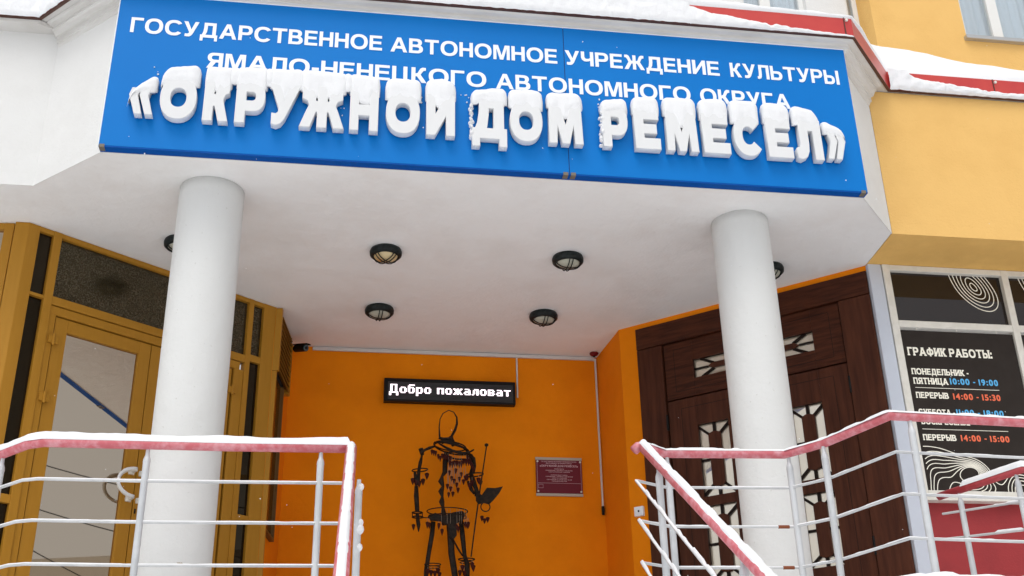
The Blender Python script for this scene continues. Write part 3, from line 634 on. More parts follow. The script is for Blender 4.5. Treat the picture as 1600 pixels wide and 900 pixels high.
# ------------------------------------------------------------------ gold framed glass entrance (left)
pgL = Plane(L0, L1)
ge = thing('glass_entrance', 'gold framed glass double door screen on the left side of the alcove', 'glazed entrance', (L0[0], L0[1], EYE+LAND))
def gbar(q, c0=-.06, c1=.0, name='frame_bar', m='gold'): return MB().box(pgL, *q, c0, c1).build(name, m, ge, bevel=.003)
HB = LAND-.03
Wd = pgL.L
for a0, a1 in ((0, .013), (.123, .188), (1.889, 1.937), (2.04, Wd)): gbar((a0, a1, HB, H-.002))
for a0, a1, b0, b1 in ((.013, .123, 4.248, H-.003), (.188, 1.889, 4.248, H-.003), (1.937, 2.04, 4.248, H-.003), (.013, .123, 3.725, 3.75), (.188, 1.889, 3.70, 3.765), (1.937, 2.04, 3.725, 3.785)): gbar((a0, a1, b0, b1), -.055, -.003)
gbar((.188, 1.85, 3.628, 3.693), -.075, -.012, 'door_head'); gbar((.1885, .240, HB, 3.628), -.075, -.012, 'door_jamb'); gbar((1.80, 1.8885, HB, 3.628), -.075, -.012, 'door_jamb')
gbar((.1885, 1.8885, 3.693, 3.70), -.075, -.03, 'rebate', 'goldd')
def gpane(q, m, c=-.035): return MB().box(pgL, *q, c-.006, c).build('pane', m, ge)
gpane((.013, .123, 3.75, 4.248), 'narrow'); gpane((.188, 1.889, 3.765, 4.248), 'transom'); gpane((1.937, 2.04, 3.785, 4.248), 'transom')
gpane((.013, .123, HB, 3.725), 'narrow'); gpane((1.937, 2.04, 2.42, 3.725), 'narrow'); gpane((1.937, 2.04, HB, 2.37), 'narrow'); gbar((1.937, 2.04, 2.37, 2.42), -.055, -.003)
for b in (2.18,):
    gbar((.013, .123, b, b+.06), -.055, -.003)
MB().box(pgL, .24, 1.80, HB, 3.628, -.085, -.08).build('rebate', 'black', ge)
def leaf(a0, a1, hinge_left):
    d = MB(); B = .100; c0, c1 = -.07, -.022; t0 = 3.618; bt = HB+.02
    d.box(pgL, a0, a0+B, bt, t0, c0, c1); d.box(pgL, a1-B*.98, a1, bt, t0, c0, c1); d.box(pgL, a0+B, a1-B*.98, t0-.10, t0, c0, c1-.0006); d.box(pgL, a0+B, a1-B*.98, bt, bt+.25, c0, c1-.0006)
    o = d.build('door', 'gold', ge, bevel=.003)
    MB().box(pgL, a0+B, a1-B*.98, bt+.25, t0-.10, -.052, -.046).build('pane', 'glass', o)
    hx = a0-.004 if hinge_left else a1+.004
    for b in (3.43, 2.98, 1.62):
        m = MB(); m.tube([pgL(hx, b-.045, .004), pgL(hx, b+.045, .004)], .011, 8); m.box(pgL, hx-.038, hx+.038, b-.03, b+.028, -.012, .004); m.build('hinge', 'gold', o, bevel=.002)
    ha = a1-.04 if hinge_left else a0+.04; sgn = -1 if hinge_left else 1
    P = [(ha, 2.578, -.022), (ha, 2.578, .05)]+[(ha+sgn*.135*math.sin(t), 2.475+.103*math.cos(t), .055) for t in [math.pi*i/14 for i in range(15)]]+[(ha, 2.372, .05), (ha, 2.372, -.022)]
    m = MB(); m.tube([pgL(*q) for q in P], .013, 8); hd = m.build('handle', 'frame', o, smooth=True)
    for b in (2.578, 2.372): m = MB(); m.lathe(tuple(pgL(ha, b, -.02)), [(.022, -.02), (.026, 0), (.022, .02)], 12); m.build('handle_boss', 'frame', o)
    return o
leaf(.247, 1.038, True); leaf(1.044, 1.785, False)
MB().box(pgL, 1.058, 1.070, 2.275, 2.31, -.022, -.019).build('keyhole', 'black', ge)
# corner post and side window
pli = fx(YG+.04)
MB().slab([(L0[0]-.001, L0[1]), (L0[0]-.06, L0[1]-.045), (L0[0]-.16, L0[1]-.045), (L0[0]-.17, L0[1]+.06), (L0[0]-.001, L0[1]+.08)], HB, H-.003).build('corner_post', 'gold', ge, bevel=.004)
xe = L0[0]-.172
for q in ((xe-.07, xe, HB, H-.003), (xe-1.6, xe-1.53, HB, H-.003)): MB().box(pli, *q, -.06, 0).build('frame_bar', 'gold', ge, bevel=.003)
MB().box(pli, xe-1.53, xe-.07, 4.235, H-.004, -.06, -.002).build('frame_bar', 'gold', ge, bevel=.003)
MB().box(pli, xe-1.53, xe-.07, HB, 4.235, -.04, -.034).build('pane', 'glass', ge)
# snow rime on the left handle
m = MB(); P = [pgL(.998-.138*math.sin(t), 2.475+.105*math.cos(t)+.006, .062) for t in [math.pi*i/16 for i in range(17)]]; m.tube(P, [.012+.003*nz(i*.9, 4) for i in range(17)], 7)
tag(m.build('handle_snow', 'snow', smooth=True, loc=pgL(.95, 2.47, .06)), 'frost on the round pull handle of the gold framed glass door', 'snow', kind='stuff')
# louvred vent on the short side
lv = thing('louvre_vent', 'brown gold louvred vent high on the side wall by the security camera', 'vent', plv(.3, 3.7, 0))
for q in ((.0, .045, 3.70, 4.28), (.60, .65, 3.70, 4.20)): MB().box(plv, *q, .001, .055).build('frame_bar', 'gold', lv)
m = MB(); m.box(plv, .045, .60, 3.70, 4.27, .001, .01); m.build('backing', 'black', lv)
for i in range(11):
    b = 3.72+.049*i
    m = MB(); m.add([plv(a, b+db, c) for a in (.045, .60) for db, c in ((-.004, .056), (.004, .060), (.050, .016), (.042, .012))], [(0, 1, 2, 3), (4, 7, 6, 5), (0, 4, 5, 1), (1, 5, 6, 2), (2, 6, 7, 3), (3, 7, 4, 0)]); m.build('slat', 'louvre', lv)
sw = thing('side_window', 'narrow amber glazed panel below the louvred vent', 'window', plv(.2, 2.2, 0))
for q in ((.0, .03, HB, 3.695), (.40, .425, 2.33, 3.695), (.03, .40, 2.33, 2.35)): MB().box(plv, *q, .001, .04).build('frame_bar', 'goldd' if q[0] > .02 else 'gold', sw)
MB().box(plv, .03, .40, 2.35, 3.695, .004, .012).build('pane', 'amber', sw)

# ------------------------------------------------------------------ dark wooden entrance (right); a measured from Ra
wd_ = thing('wooden_entrance', 'dark brown wooden double door with transom and small beige glass ornaments', 'door', pr(1.2, LAND-.03, 0))
D = DA+.002
def wbar(a0, a1, b0, b1, c0, c1, m='wood', name='frame_board'): return MB().box(pr, D+a0, D+a1, b0, b1, c0, c1).build(name, m, wd_, bevel=.004)
RW = pr.L-D
wbar(0, .245, HB, 4.03, -.1, 0.012); wbar(1.872, RW-.003, HB, 4.03, -.1, .012)
wbar(0, RW-.003, 4.036, 4.240, -.1, .015, 'woodh')
MB().box(pr, D+.01, D+RW-.01, HB, 4.235, -.12, -.101).build('backing', 'black', wd_)
def glassbits(polys, pl, c, parent, u0, v0, W_, H_, swap=False, flip=False):
    for p in polys:
        P = [((u0+(y if swap else x)*W_), (v0+(x if swap else y)*H_)) for x, y in p]
        MB().prism(pl, P, c, c+.004).build('pane', 'door_glass', parent)
STRIP = [(0.03, .09), (.31, .175), (.31, .485), (.03, .485)]
STRIP2 = [(0.03, .515), (.31, .515), (.31, .825), (.03, .91)]
TRI = [(.12, .03), (.45, .03), (.45, .185), (.42, .2), (.38, .185)]
def unit():
    out = []
    for p in (STRIP, STRIP2, TRI, [(x, 1-y) for x, y in TRI]):
        out.append(p); out.append([(1-x, y) for x, y in p])
    return out
def bevelled(parent, u0, v0, W_, H_, c, horizontal=False):
    """recessed dark surround, glass pieces and the bars between them"""
    m = MB(); r = .009
    for q in ((-r/W_, 0, -r/H_, 1+r/H_), (1, 1+r/W_, -r/H_, 1+r/H_)): m.box(pr, u0+q[0]*W_, u0+q[1]*W_, v0+q[2]*H_, v0+q[3]*H_, c, c+.020)
    for q in ((0, 1, -r/H_, 0), (0, 1, 1, 1+r/H_)): m.box(pr, u0+q[0]*W_, u0+q[1]*W_, v0+q[2]*H_, v0+q[3]*H_, c, c+.0195)
    # diagonals and stubs
    def bar(p, q, t=.011, cc=.016):
        P, Q = Vector((u0+p[0]*W_, v0+p[1]*H_)), Vector((u0+q[0]*W_, v0+q[1]*H_)); d = (Q-P).normalized(); nn = Vector((-d.y, d.x))*t
        m.prism(pr, [tuple(P+nn), tuple(P-nn), tuple(Q-nn), tuple(Q+nn)], c, c+cc)
    k = 0
    for sx in (0, 1):
        for sy_ in (0, 1):
            X, Y = (lambda v: 1-v if sx else v), (lambda v: 1-v if sy_ else v)
            a, b = ((X(0), Y(.03)), (X(.32), Y(.155))) if not horizontal else ((X(.06), Y(0)), (X(.17), Y(.36)))
            bar(a, b, cc=.0165+.0003*k); k += 1
    if horizontal:
        bar((0, .5), (.12, .5), .008, .0149); bar((1, .5), (.88, .5), .008, .0149)
        for x in (.36, .64): bar((x, 0), (x, .36), .014, .0147); bar((x, 1), (x, .64), .014, .0147)
    else:
        bar((.5, 0), (.5, .15), .013, .0149); bar((.5, 1), (.5, .85), .013, .0149)
        bar((0, .5), (.33, .5), .010, .0147); bar((1, .5), (.67, .5), .010, .0147)
    m.build('glazing_bar', 'woodd', parent)
    # centre wooden bar with pointed ends
    if horizontal: P = [(.16, .36), (.84, .36), (.88, .5), (.84, .64), (.16, .64), (.12, .5)]
    else: P = [(.30, .15), (.44, .125), (.56, .125), (.70, .15), (.70, .85), (.56, .875), (.44, .875), (.30, .85)]
    MB().prism(pr, [(u0+x*W_, v0+y*H_) for x, y in P], c, c+.024).build('centre_bar', 'wood', parent, bevel=.002)
def woodleaf(a0, a1, b0, b1, ga0, ga1, units, name, horizontal=False):
    m = MB(); c0, c1 = -.06, -.012; gr = .004
    if not horizontal:
        lo = units[-1][0]; hi = units[0][1]
        m.box(pr, D+a0+gr, D+ga0, b0, b1-gr, c0, c1); m.box(pr, D+ga1, D+a1-gr, b0, b1-gr, c0, c1)
        ys = [b1-gr]+[y for u in units for y in (u[1], u[0])]+[b0]
        for t, q in zip(ys[::2], ys[1::2]): m.box(pr, D+ga0, D+ga1, q, t, c0, c1-.0008)
    else:
        v0, v1 = units[0]
        m.box(pr, D+a0+gr, D+ga0, b0+gr, b1-gr, c0, c1); m.box(pr, D+ga1, D+a1-gr, b0+gr, b1-gr, c0, c1)
        m.box(pr, D+ga0, D+ga1, b0+gr, v0, c0, c1-.0008); m.box(pr, D+ga0, D+ga1, v1, b1-gr, c0, c1-.0008)
    o = m.build(name, 'woodh' if horizontal else 'wood', wd_, bevel=.003)
    for v0, v1 in units:
        MB().box(pr, D+ga0, D+ga1, v0, v1, -.056, -.050).build('pane', 'door_glass', o)
        bevelled(o, D+ga0, v0, ga1-ga0, v1-v0, -.0495+.0, horizontal)
    # routed inset line as four thin dark strips
    mm = MB(); i0, i1, j0, j1 = D+a0+.13, D+a1-.13, b0+.09, b1-.09
    if horizontal: i0, i1, j0, j1 = D+a0+.10, D+a1-.10, b0+.07, b1-.07
    for q in ((i0, i1, j1, j1+.004), (i0, i1, j0-.004, j0), (i0-.004, i0, j0, j1), (i1, i1+.004, j0, j1)): mm.box(pr, *q, c1-.0004, c1+.0006)
    mm.build('routed_line', 'woodd', o)
    return o
U = [(2.60, 3.235), (1.885, 2.52), ]
l1_ = woodleaf(.25, 1.058, HB, 3.495, .515, .795, U, 'door'); l2_ = woodleaf(1.064, 1.868, HB, 3.495, 1.345, 1.615, [(2.59, 3.215), (1.895, 2.48)], 'door')
woodleaf(.25, 1.868, 3.50, 4.033, .525, 1.615, [(3.665, 3.835)], 'transom', True)
for b in (3.25, 3.20, 1.7):
    pass
for a, b, o in ((.247, 3.30, l1_), (.247, 2.0, l1_), (1.871, 3.30, l2_), (1.871, 2.0, l2_)):
    m = MB(); m.tube([pr(D+a, b-.07, .006), pr(D+a, b+.07, .006)], .011, 8); m.build('hinge', 'blackp', o)

# ------------------------------------------------------------------ display window (right)
dw = thing('display_window', 'cream framed shop window covered with dark posters right of the wooden doors', 'window', (5.4, YG, EYE+2.3))
x0 = pa1+.006
def dbar(a0, a1, b0, b1, c0=-.05, c1=.03, m='frame', name='frame_bar'): return MB().box(PY, a0, a1, b0, b1, c0, c1).build(name, m, dw, bevel=.004)
xl, xm1, xm2 = x0+.062, 5.455, 5.515
dbar(x0, xl, 2.30, H-.004); dbar(xm1, xm2, 2.30, H-.004); dbar(6.55, 6.62, 2.30, H-.004)
for a0, a1 in ((xl, xm1), (xm2, 6.55)):
    dbar(a0, a1, 4.235, H-.005, -.05, .028); dbar(a0, a1, 3.725, 3.785, -.05, .028); dbar(a0, a1, 2.315, 2.375, -.05, .028)
    MB().box(PY, a0, a1, 3.785, 4.235, -.02, -.014).build('pane', 'posterglass', dw)
    p_ = MB().box(PY, a0+.012, a1-.006, 2.377, 3.705, -.02, .012).build('poster', 'poster', dw, bevel=.002)
    for a in (.15, .5, .85):
        m = MB(); q = PY(lerp(a0, a1, a), 3.715, .015); m.lathe(tuple(q), [(.003, -.008), (.009, 0), (.003, .008)], 8); m.build('screw', 'frame', dw)
dbar(x0-.004, 6.62, 2.292, 2.314, -.05, .045, name='sill')
def pt_(body, x0_, x1_, yb, yt, m, off=.035, slab=True, drop=None):
    a0, b0 = PY.uv(x0_, yb); a1, _ = PY.uv(x1_, yb+(x1_-x0_)*.052); bt_ = PY.uv(x0_, yt)[1]; c = (.0128)
    mb = MB(); text(PY, body, a0, a1, b0, bt_-b0, c, off=off, gap=.085 if m == 'cream' else .12, thick=.0012, mb=mb, slab=m == 'cream')
    mb.build('lettering', m, dw, fix=False)
pt_('ГРАФИК РАБОТЫ:', 1418, 1550, 556, 543, 'cream', .014)
pt_('ПОНЕДЕЛЬНИК -', 1424, 1513, 585.5, 576, 'cream', .012)
pt_('ПЯТНИЦА', 1427, 1481, 600.5, 590.5, 'cream', .012); pt_('10:00 - 19:00', 1484, 1559, 601.5, 591.5, 'pblue', .032)
pt_('ПЕРЕРЫВ', 1431, 1482, 622.5, 613, 'cream', .012); pt_('14:00 - 15:30', 1489, 1563, 625, 615, 'pred', .032)
pt_('СУББОТА -', 1435, 1492, 649, 639.5, 'cream', .012); pt_('11:00 - 18:00', 1494, 1568, 650, 640, 'pblue', .032)
pt_('ВОСКРЕСЕНЬЕ', 1439, 1515, 663.5, 654.5, 'cream', .012)
pt_('ПЕРЕРЫВ', 1442, 1494, 688.5, 679, 'cream', .012); pt_('14:00 - 15:00', 1501, 1577, 690, 680, 'pred', .032)
m = MB()
for (xa, ya), (xb, yb) in (((1429, 606), (1560, 611)), ((1440, 670.5), (1574, 675.5))):
    a0, b0 = PY.uv(xa, ya); a1, b1 = PY.uv(xb, yb); b0 = (b0+b1)/2; m.box(PY, a0, a1, b0-.002, b0+.002, .0125, .0138)
m.build('printed_line', 'cream', dw)
# contour-line drawings by marching squares
def contours(pl, a0, a1, b0, b1, fn, levels, c, wdt, mb, nx=110, clipfn=None):
    ny = max(8, int(nx*(b1-b0)/(a1-a0))); V = [[fn(i/nx, j/ny) for i in range(nx+1)] for j in range(ny+1)]
    for lv_ in levels:
        for j in range(ny):
            for i in range(nx):
                c4 = [(i, j), (i+1, j), (i+1, j+1), (i, j+1)]; pts = []
                for k in range(4):
                    (xa, ya), (xb, yb) = c4[k], c4[(k+1) % 4]; va, vb = V[ya][xa]-lv_, V[yb][xb]-lv_
                    if (va > 0) != (vb > 0): t = va/(va-vb); pts.append((lerp(xa, xb, t), lerp(ya, yb, t)))
                for p, q in zip(pts[::2], pts[1::2]):
                    P = Vector((lerp(a0, a1, p[0]/nx), lerp(b0, b1, p[1]/ny))); Q = Vector((lerp(a0, a1, q[0]/nx), lerp(b0, b1, q[1]/ny)))
                    d = Q-P
                    if d.length < 1e-6: continue
                    d.normalize(); P -= d*wdt*.35; Q += d*wdt*.35; nn = Vector((-d.y, d.x))*wdt/2
                    cc = c+.0009*random.random(); mb.add([pl(P.x+nn.x, P.y+nn.y, cc), pl(P.x-nn.x, P.y-nn.y, cc), pl(Q.x-nn.x, Q.y-nn.y, cc), pl(Q.x+nn.x, Q.y+nn.y, cc)], [(0, 1, 2, 3)])
def topo(u, v):
    g = lambda x, y, sx, sy_, an=0: math.exp(-((((u-x)*math.cos(an)+(v-y)*.42*math.sin(an))/sx)**2+((-(u-x)*math.sin(an)+(v-y)*.42*math.cos(an))/sy_)**2))
    return 1.0*g(.10, -.1, .16, .33, .25)+1.0*g(.36, .24, .22, .14, -.5)+.55*g(.40, .40, .09, .06)+.85*g(.82, -.05, .15, .20)+.07*nz(u*6, v*3.4, 2)
m = MB(); A0, A1 = xl+.03, xm1-.02
contours(PY, A0, A1, 2.38, 2.78, topo, [.22+.105*i for i in range(9)], .0128, .0065, m, 120)
m.build('contour_print', 'cream', dw, fix=False)
def drop_fn(u, v):
    x, y = u-.56, v-.72; x += (v-.72)*.34
    return (x/.42)**2+((y/.66)**2 if y < 0 else (y/.9)**2)
for (pa, pb_) in ((1478, 1548), (1585, 1660)):
    a0 = PY.uv(pa, 440)[0]; a1 = PY.uv(pb_, 440)[0]; m = MB()
    contours(PY, a0-.02, min(a1+.05, 6.5), 3.86, 4.234, drop_fn, [.015, .07, .17, .31, .50, .74], -.0115, .0075, m, 80)
    m.build('contour_print', 'cream', dw, fix=False)

# ------------------------------------------------------------------ ceiling lamps
def ceiling_lamp(p, rot, label, warm=False, r=.128):
    t = thing('ceiling_lamp', label, 'ceiling lamp', p, 'round bulkhead lamps on the porch ceiling')
    x, y, z = p
    m = MB(); m.lathe((x, y, z), [(r*.95, -.002), (r, -.02), (r*.98, -.045), (r*.86, -.060), (r*.76, -.062), (r*.74, -.03)], 36); m.build('ring', 'lampring', t, smooth=True)
    m = MB(); m.lathe((x, y, z), [(r*.745, -.03)]+[(r*.75*math.cos(a), -.045-.050*math.sin(a)) for a in (.1, .3, .5, .75, 1.0, 1.25, 1.5)], 32); m.build('glass_dome', 'domew' if warm else 'dome', t, smooth=True)
    for dd in (-.014, .014):
        for ax in (0, math.pi/2):
            P = []
            for i in range(13):
                s = -1+2*i/12; X = s*r*.80; zz = -.045-.058*math.sqrt(max(0, 1-(s*.95)**2)); c_, s_ = math.cos(rot+ax), math.sin(rot+ax); P.append((x+X*c_-dd*s_, y+X*s_+dd*c_, z+zz))
            m = MB(); m.tube(P, .0042, 6); m.build('cage_bar', 'lampring', t)
    return t
for px, py, rot, lab, wm in ((603, 397, .75, 'front left ceiling lamp with an amber stained glass dome', True), (887, 408, .1, 'front right of the four open ceiling lamps, between the sign and the orange wall', False),
                             (593, 488, .12, 'ceiling lamp nearest the security camera, with a dark broken-looking dome', False), (849, 497, .1, 'rear right ceiling lamp above the red plaque', False),
                             (283, 383, .4, 'ceiling lamp half hidden behind the left column', False), (1200, 424, .3, 'ceiling lamp half hidden behind the right column', False)):
    q = atz(H, px, py-6); ceiling_lamp((q.x, q.y, EYE+H), rot, lab, wm)

# ------------------------------------------------------------------ things on the orange wall
pB = fx(10.412)
# welcome display
a0, b1 = pB.uv(600, 594); a1, b0 = pB.uv(804, 637.5); b1 = 3.975; b0 = 3.747; bt_ = .075
ls = thing('led_display', 'black dot matrix display reading a white welcome message on the orange wall', 'display', pB((a0+a1)/2, b0, 0))
MB().box(pB, a0, a1, b0, b1, 0, bt_).build('housing', 'housing', ls, bevel=.006)
FONT = {'Д': ['01111110', '01100110', '01100110', '01100110', '01100110', '01100110', '11111111', '11000011', '11000011'],
 'о': ['000000', '000000', '011110', '110011', '110011', '110011', '011110'], 'б': ['011111', '110000', '111110', '110011', '110011', '110011', '011110'],
 'р': ['000000', '000000', '111110', '110011', '110011', '110011', '111110', '110000', '110000'], 'п': ['000000', '000000', '111111', '110011', '110011', '110011', '110011'],
 'ж': ['00000000', '00000000', '11011011', '01111110', '00111100', '01111110', '11011011'], 'а': ['000000', '000000', '011110', '000011', '011111', '110011', '011111'],
 'л': ['000000', '000000', '001111', '011011', '011011', '011011', '110011'], 'в': ['000000', '000000', '111110', '110011', '111110', '110011', '111110'], 'т': ['000000', '000000', '111111', '001100', '001100', '001100', '001100']}
on = set(); cx = 0
for ch in 'Добро пожаловат':
    if ch == ' ': cx += 4; continue
    g_ = FONT[ch]
    for r_, row in enumerate(g_):
        for c_, v in enumerate(row):
            if v == '1': on.add((cx+c_, r_))
    cx += len(g_[0])+1
NC = cx-1; W0, W1 = a0+.035, a1-.035; pitch = (W1-W0)/(NC+2); rows = 13
lit, dark = MB(), MB()
pv = .0125; tb_ = b1-.040
for i in range(-1, NC+2):
    for j in range(-2, 12):
        x = W0+(i+1)*pitch+pitch/2; y = tb_-(j+2)*pv-.002; s_ = .0053 if (i, j) in on else .0042
        mb = lit if (i, j) in on else dark
        mb.add([pB(x-s_, y-s_, bt_+.0015), pB(x+s_, y-s_, bt_+.0015), pB(x+s_, y+s_, bt_+.0015), pB(x-s_, y+s_, bt_+.0015)], [(0, 1, 2, 3)])
o = lit.build('lit_dot', 'led', ls, fix=False); o['kind'] = 'stuff'; o['label'] = 'lit white dots spelling the welcome text'
o = dark.build('unlit_dot', 'led_off', ls, fix=False); o['kind'] = 'stuff'
# plaque
q0 = pB.uv(836, 715); q1 = pB.uv(911, 777); pa, pbt, pc, pbb = q0[0], q0[1], q1[0], q1[1]; pbt = 3.262; pbb = 2.895
pq_ = thing('plaque', 'small maroon name plaque with pale print on the orange wall', 'plaque', pB((pa+pc)/2, pbb, 0))
MB().box(pB, pa, pc, pbt-.025, pbt, .002, .012).build('backing_strip', 'beige', pq_); MB().box(pB, pa, pc, pbb, pbb+.025, .002, .012).build('backing_strip', 'beige', pq_)
MB().box(pB, pa+.002, pc-.002, pbb+.026, pbt-.026, .002, .016).build('plate', 'maroon', pq_, bevel=.002)
for x in (pa+.018, pc-.018):
    for y in (pbb+.042, pbt-.042): m = MB(); q = pB(x, y, .017); m.tube([q, q+Vector((0, -.006, 0))], .009, 10); m.build('screw', 'frame', pq_)
m = MB(); pw_ = pc-pa
def pline(body, f0, f1, y, h): text(pB, body, pa+pw_*f0, pa+pw_*f1, y, h, .0165, off=.03, gap=.09, thick=.0008, mb=m)
T_ = pbt-.026
pline('ГОСУДАРСТВЕННОЕ АВТОНОМНОЕ УЧРЕЖДЕНИЕ КУЛЬТУРЫ', .12, .88, T_-.020, .0095); pline('ЯМАЛО-НЕНЕЦКОГО АВТОНОМНОГО ОКРУГА', .22, .78, T_-.036, .0095)
pline('«ОКРУЖНОЙ ДОМ РЕМЁСЕЛ»', .09, .91, T_-.066, .019)
for i, (s_, f0, f1) in enumerate((('РЕЖИМ РАБОТЫ:', .40, .61), ('ПОНЕДЕЛЬНИК - ПЯТНИЦА С 9.00 ДО 19.00', .21, .79), ('СУББОТА, ВОСКРЕСЕНЬЕ - ВЫХОДНОЙ', .27, .73))): pline(s_, f0, f1, T_-.090-.0145*i, .0085)
for i, (s_, f0, f1) in enumerate((('РЕЖИМ ВЫСТАВКИ:', .32, .68), ('ПОНЕДЕЛЬНИК - ПЯТНИЦА С 10.00 ДО 19.00', .21, .79), ('СУББОТА С 11.00 ДО 18.00', .34, .66), ('ПЕРЕРЫВ С 14.00 ДО 15.00', .23, .77), ('ПОНЕДЕЛЬНИК 9.00', .34, .66))): pline(s_, f0, f1, T_-.148-.0145*i, .0085)
y = T_-.222; m.box(pB, pa+pw_*.04, pa+pw_*.96, y, y+.0022, .0162, .0172)
for f in (.03, .968): m.box(pB, pa+pw_*f, pa+pw_*f+.002, pbb+.05, pbt-.05, .0162, .0172)
m.box(pB, pa+pw_*.05, pa+pw_*.15, y-.012, y-.010, .0162, .0172); m.box(pB, pa+pw_*.05, pa+pw_*.15, y-.046, y-.044, .0162, .0172); m.box(pB, pa+pw_*.05, pa+pw_*.054, y-.044, y-.012, .0162, .0172); m.box(pB, pa+pw_*.146, pa+pw_*.15, y-.044, y-.012, .0162, .0172)
m.build('print', 'pinkprint', pq_, fix=False)
# conduits
cd = thing('cable_conduit', 'thin white cable conduit running down the orange wall beside the plaque', 'conduit', pB(2.43, 2.8, 0), 'white cable conduits')
c0 = pB.uv(930, 575); c1 = pB.uv(942, 795)
MB().box(pB, c0[0]-.008, c0[0]+.008, c1[1], H-.02, .001, .018).build('trunking', 'plastic', cd, bevel=.002)
MB().box(pB, c0[0]-.012, c0[0]+.012, c1[1]-.06, c1[1]+.02, .001, .024).build('end_box', 'blackp', cd, bevel=.003)
cd2 = thing('cable_conduit', 'short white cable conduit dropping from the ceiling to the display', 'conduit', pB(1.7, 3.9, 0), 'white cable conduits')
c2 = pB.uv(807, 560); MB().box(pB, c2[0]-.007, c2[0]+.007, pB.uv(808, 622)[1], H-.0405, .001, .016).build('trunking', 'plastic', cd2, bevel=.002)
cd3 = thing('cable_conduit', 'long white cable trunking along the top edge of the orange wall', 'conduit', pB(1.0, 4.25, 0), 'white cable conduits')
MB().box(pB, -.25, c0[0]-.0085, H-.040, H-.006, .001, .022).build('trunking', 'plastic', cd3, bevel=.002)
al = thing('alarm_sounder', 'small dark red alarm sounder at the ceiling corner of the orange wall', 'alarm', pB(2.40, 4.2, .05))
q = atz(H, 927, 553); m = MB(); m.lathe((q.x, q.y-.03, EYE+H), [(.04, -.002), (.045, -.010), (.035, -.026), (.018, -.034)], 20); m.build('body', 'redp', al, smooth=True); m = MB(); m.lathe((q.x, q.y-.03, EYE+H), [(.014, -.033), (.014, -.040), (.008, -.043)], 12); m.build('lens', 'blackp', al)
# call box
cb = thing('call_box', 'small white call button box on the orange jamb left of the wooden doors', 'call button', pr(.1, 2.5, 0))
a, b = pr.uv(1001, 800); MB().box(pr, a-.045, a+.04, b-.04, b+.042, .001, .035).build('housing', 'vinyl', cb, bevel=.004)
MB().box(pr, a-.008, a+.006, b-.008, b+.008, .0355, .039).build('button', 'blackp', cb)
# security camera
sc_ = thing('security_camera', 'black bullet security camera on a bracket in the ceiling corner', 'camera', pB(-.25, 4.1, .2))
pc_ = fx(10.2)
A = pc_.uv(462, 545); B_ = pc_.uv(478, 551.5)
P0, P1 = pc_(A[0], A[1], 0), pc_(B_[0], B_[1], .12)
m = MB(); m.tube([P0, P1], .032, 16); m.build('body', 'blackp', sc_)
dd = (P1-P0).normalized(); m = MB(); m.tube([P0-dd*.01+Vector((0, 0, .036)), P1+dd*.035+Vector((0, 0, .036))], .034, 12, sy=.2); m.build('sun_shield', 'blackp', sc_)
m = MB(); m.tube([P1, P1+dd*.006], [.026, .026], 16); m.build('lens_ring', 'lens', sc_); m = MB(); m.tube([P1+dd*.0061, P1+dd*.009], .016, 14); m.build('lens', 'blackp', sc_)
m = MB(); E_ = pc_(pc_.uv(452, 545)[0], H-.05+0, -.0); m.tube([P0, P0+Vector((-.05, 0, .0)), P0+Vector((-.06, 0.03, .05))], .012, 8); m.tube([P0+Vector((-.06, .03, .05)), Vector((P0.x-.06, P0.y+.03, EYE+H-.002))], .02, 10); m.build('bracket', 'blackp', sc_)
m = MB(); m.tube([P0+Vector((-.05, 0, .0)), P0+Vector((-.055, 0, -.05)), P0+Vector((-.045, .01, -.085))], .006, 7); m.build('cable', 'plastic', sc_)

# ------------------------------------------------------------------ iron shaman figure
pS = fx(10.12); px2 = 1/173
fig = thing('iron_sculpture', 'openwork blackened iron figure with hanging bells and staff against the orange wall', 'sculpture', pS(1.05, LAND-.03, 0))
def sp(px, py, c=0): a, b = pS.uv(px, py); return pS(a, b, c)
def rod_(pts, r, nm, m='iron', sy=1, n=8, cs=None):
    P = [sp(x, y, (cs[i] if cs else 0)) for i, (x, y) in enumerate(pts)]
    if m == 'iron' and nm != 'staff': r = [q*1.28 for q in r] if isinstance(r, (list, tuple)) else r*1.28
    mb = MB(); mb.tube(P, [q*px2 for q in r] if isinstance(r, (list, tuple)) else r*px2, n, sy=sy); return mb.build(nm, m, fig, smooth=True)
def ring_(cx, cy, rx, r_0, nm='ring', tilt=0, dz=None, m='iron', a0=0, a1=360):
    r = r_0*1.35; c = sp(cx, cy); R_ = rx*px2; mb = MB(); P = []
    for i in range(28): t = 2*math.pi*i/28; P.append(c+Vector((R_*math.cos(t), -(dz or .75)*R_*math.sin(t), tilt*R_*math.cos(t))))
    mb.tube(P, r*px2, 6, closed=True); return mb.build(nm, m, fig, smooth=True)
def bell(x, y, L=10, w_=2.6, string=0, c=0):
    w_ *= 1.25
    mb = MB(); T0, T1 = sp(x, y, c), sp(x, y+L, c); mb.tube([T0, lerp(T0, T1, .12), lerp(T0, T1, .55), T1], [w_*.5*px2, w_*px2, w_*.62*px2, .15*px2], 7)
    mb.build('bell', 'bell', fig, smooth=True)
    if string: mb = MB(); mb.tube([sp(x, y-string, c), T0], .28*px2, 5); mb.build('bell_string', 'wire', fig)
head = [(687, 684), (686.2, 668), (687.5, 655), (692, 646), (701, 641), (709, 644), (713.8, 652), (714, 662), (711, 672), (706, 681), (704, 686)]
rod_(head, [1.2, .8, .6, .6, .6, .7, 1.0, 1.4, 1.7, 1.6, 1.4], 'head_loop')
rod_([(685.5, 684), (693, 686.5), (703, 686), (708, 684)], [1.5, 2.4, 2.6, 1.5], 'neck_plate')
rod_([(703, 682), (707, 690), (708, 697)], [2.2, 3, 2], 'neck_plate')
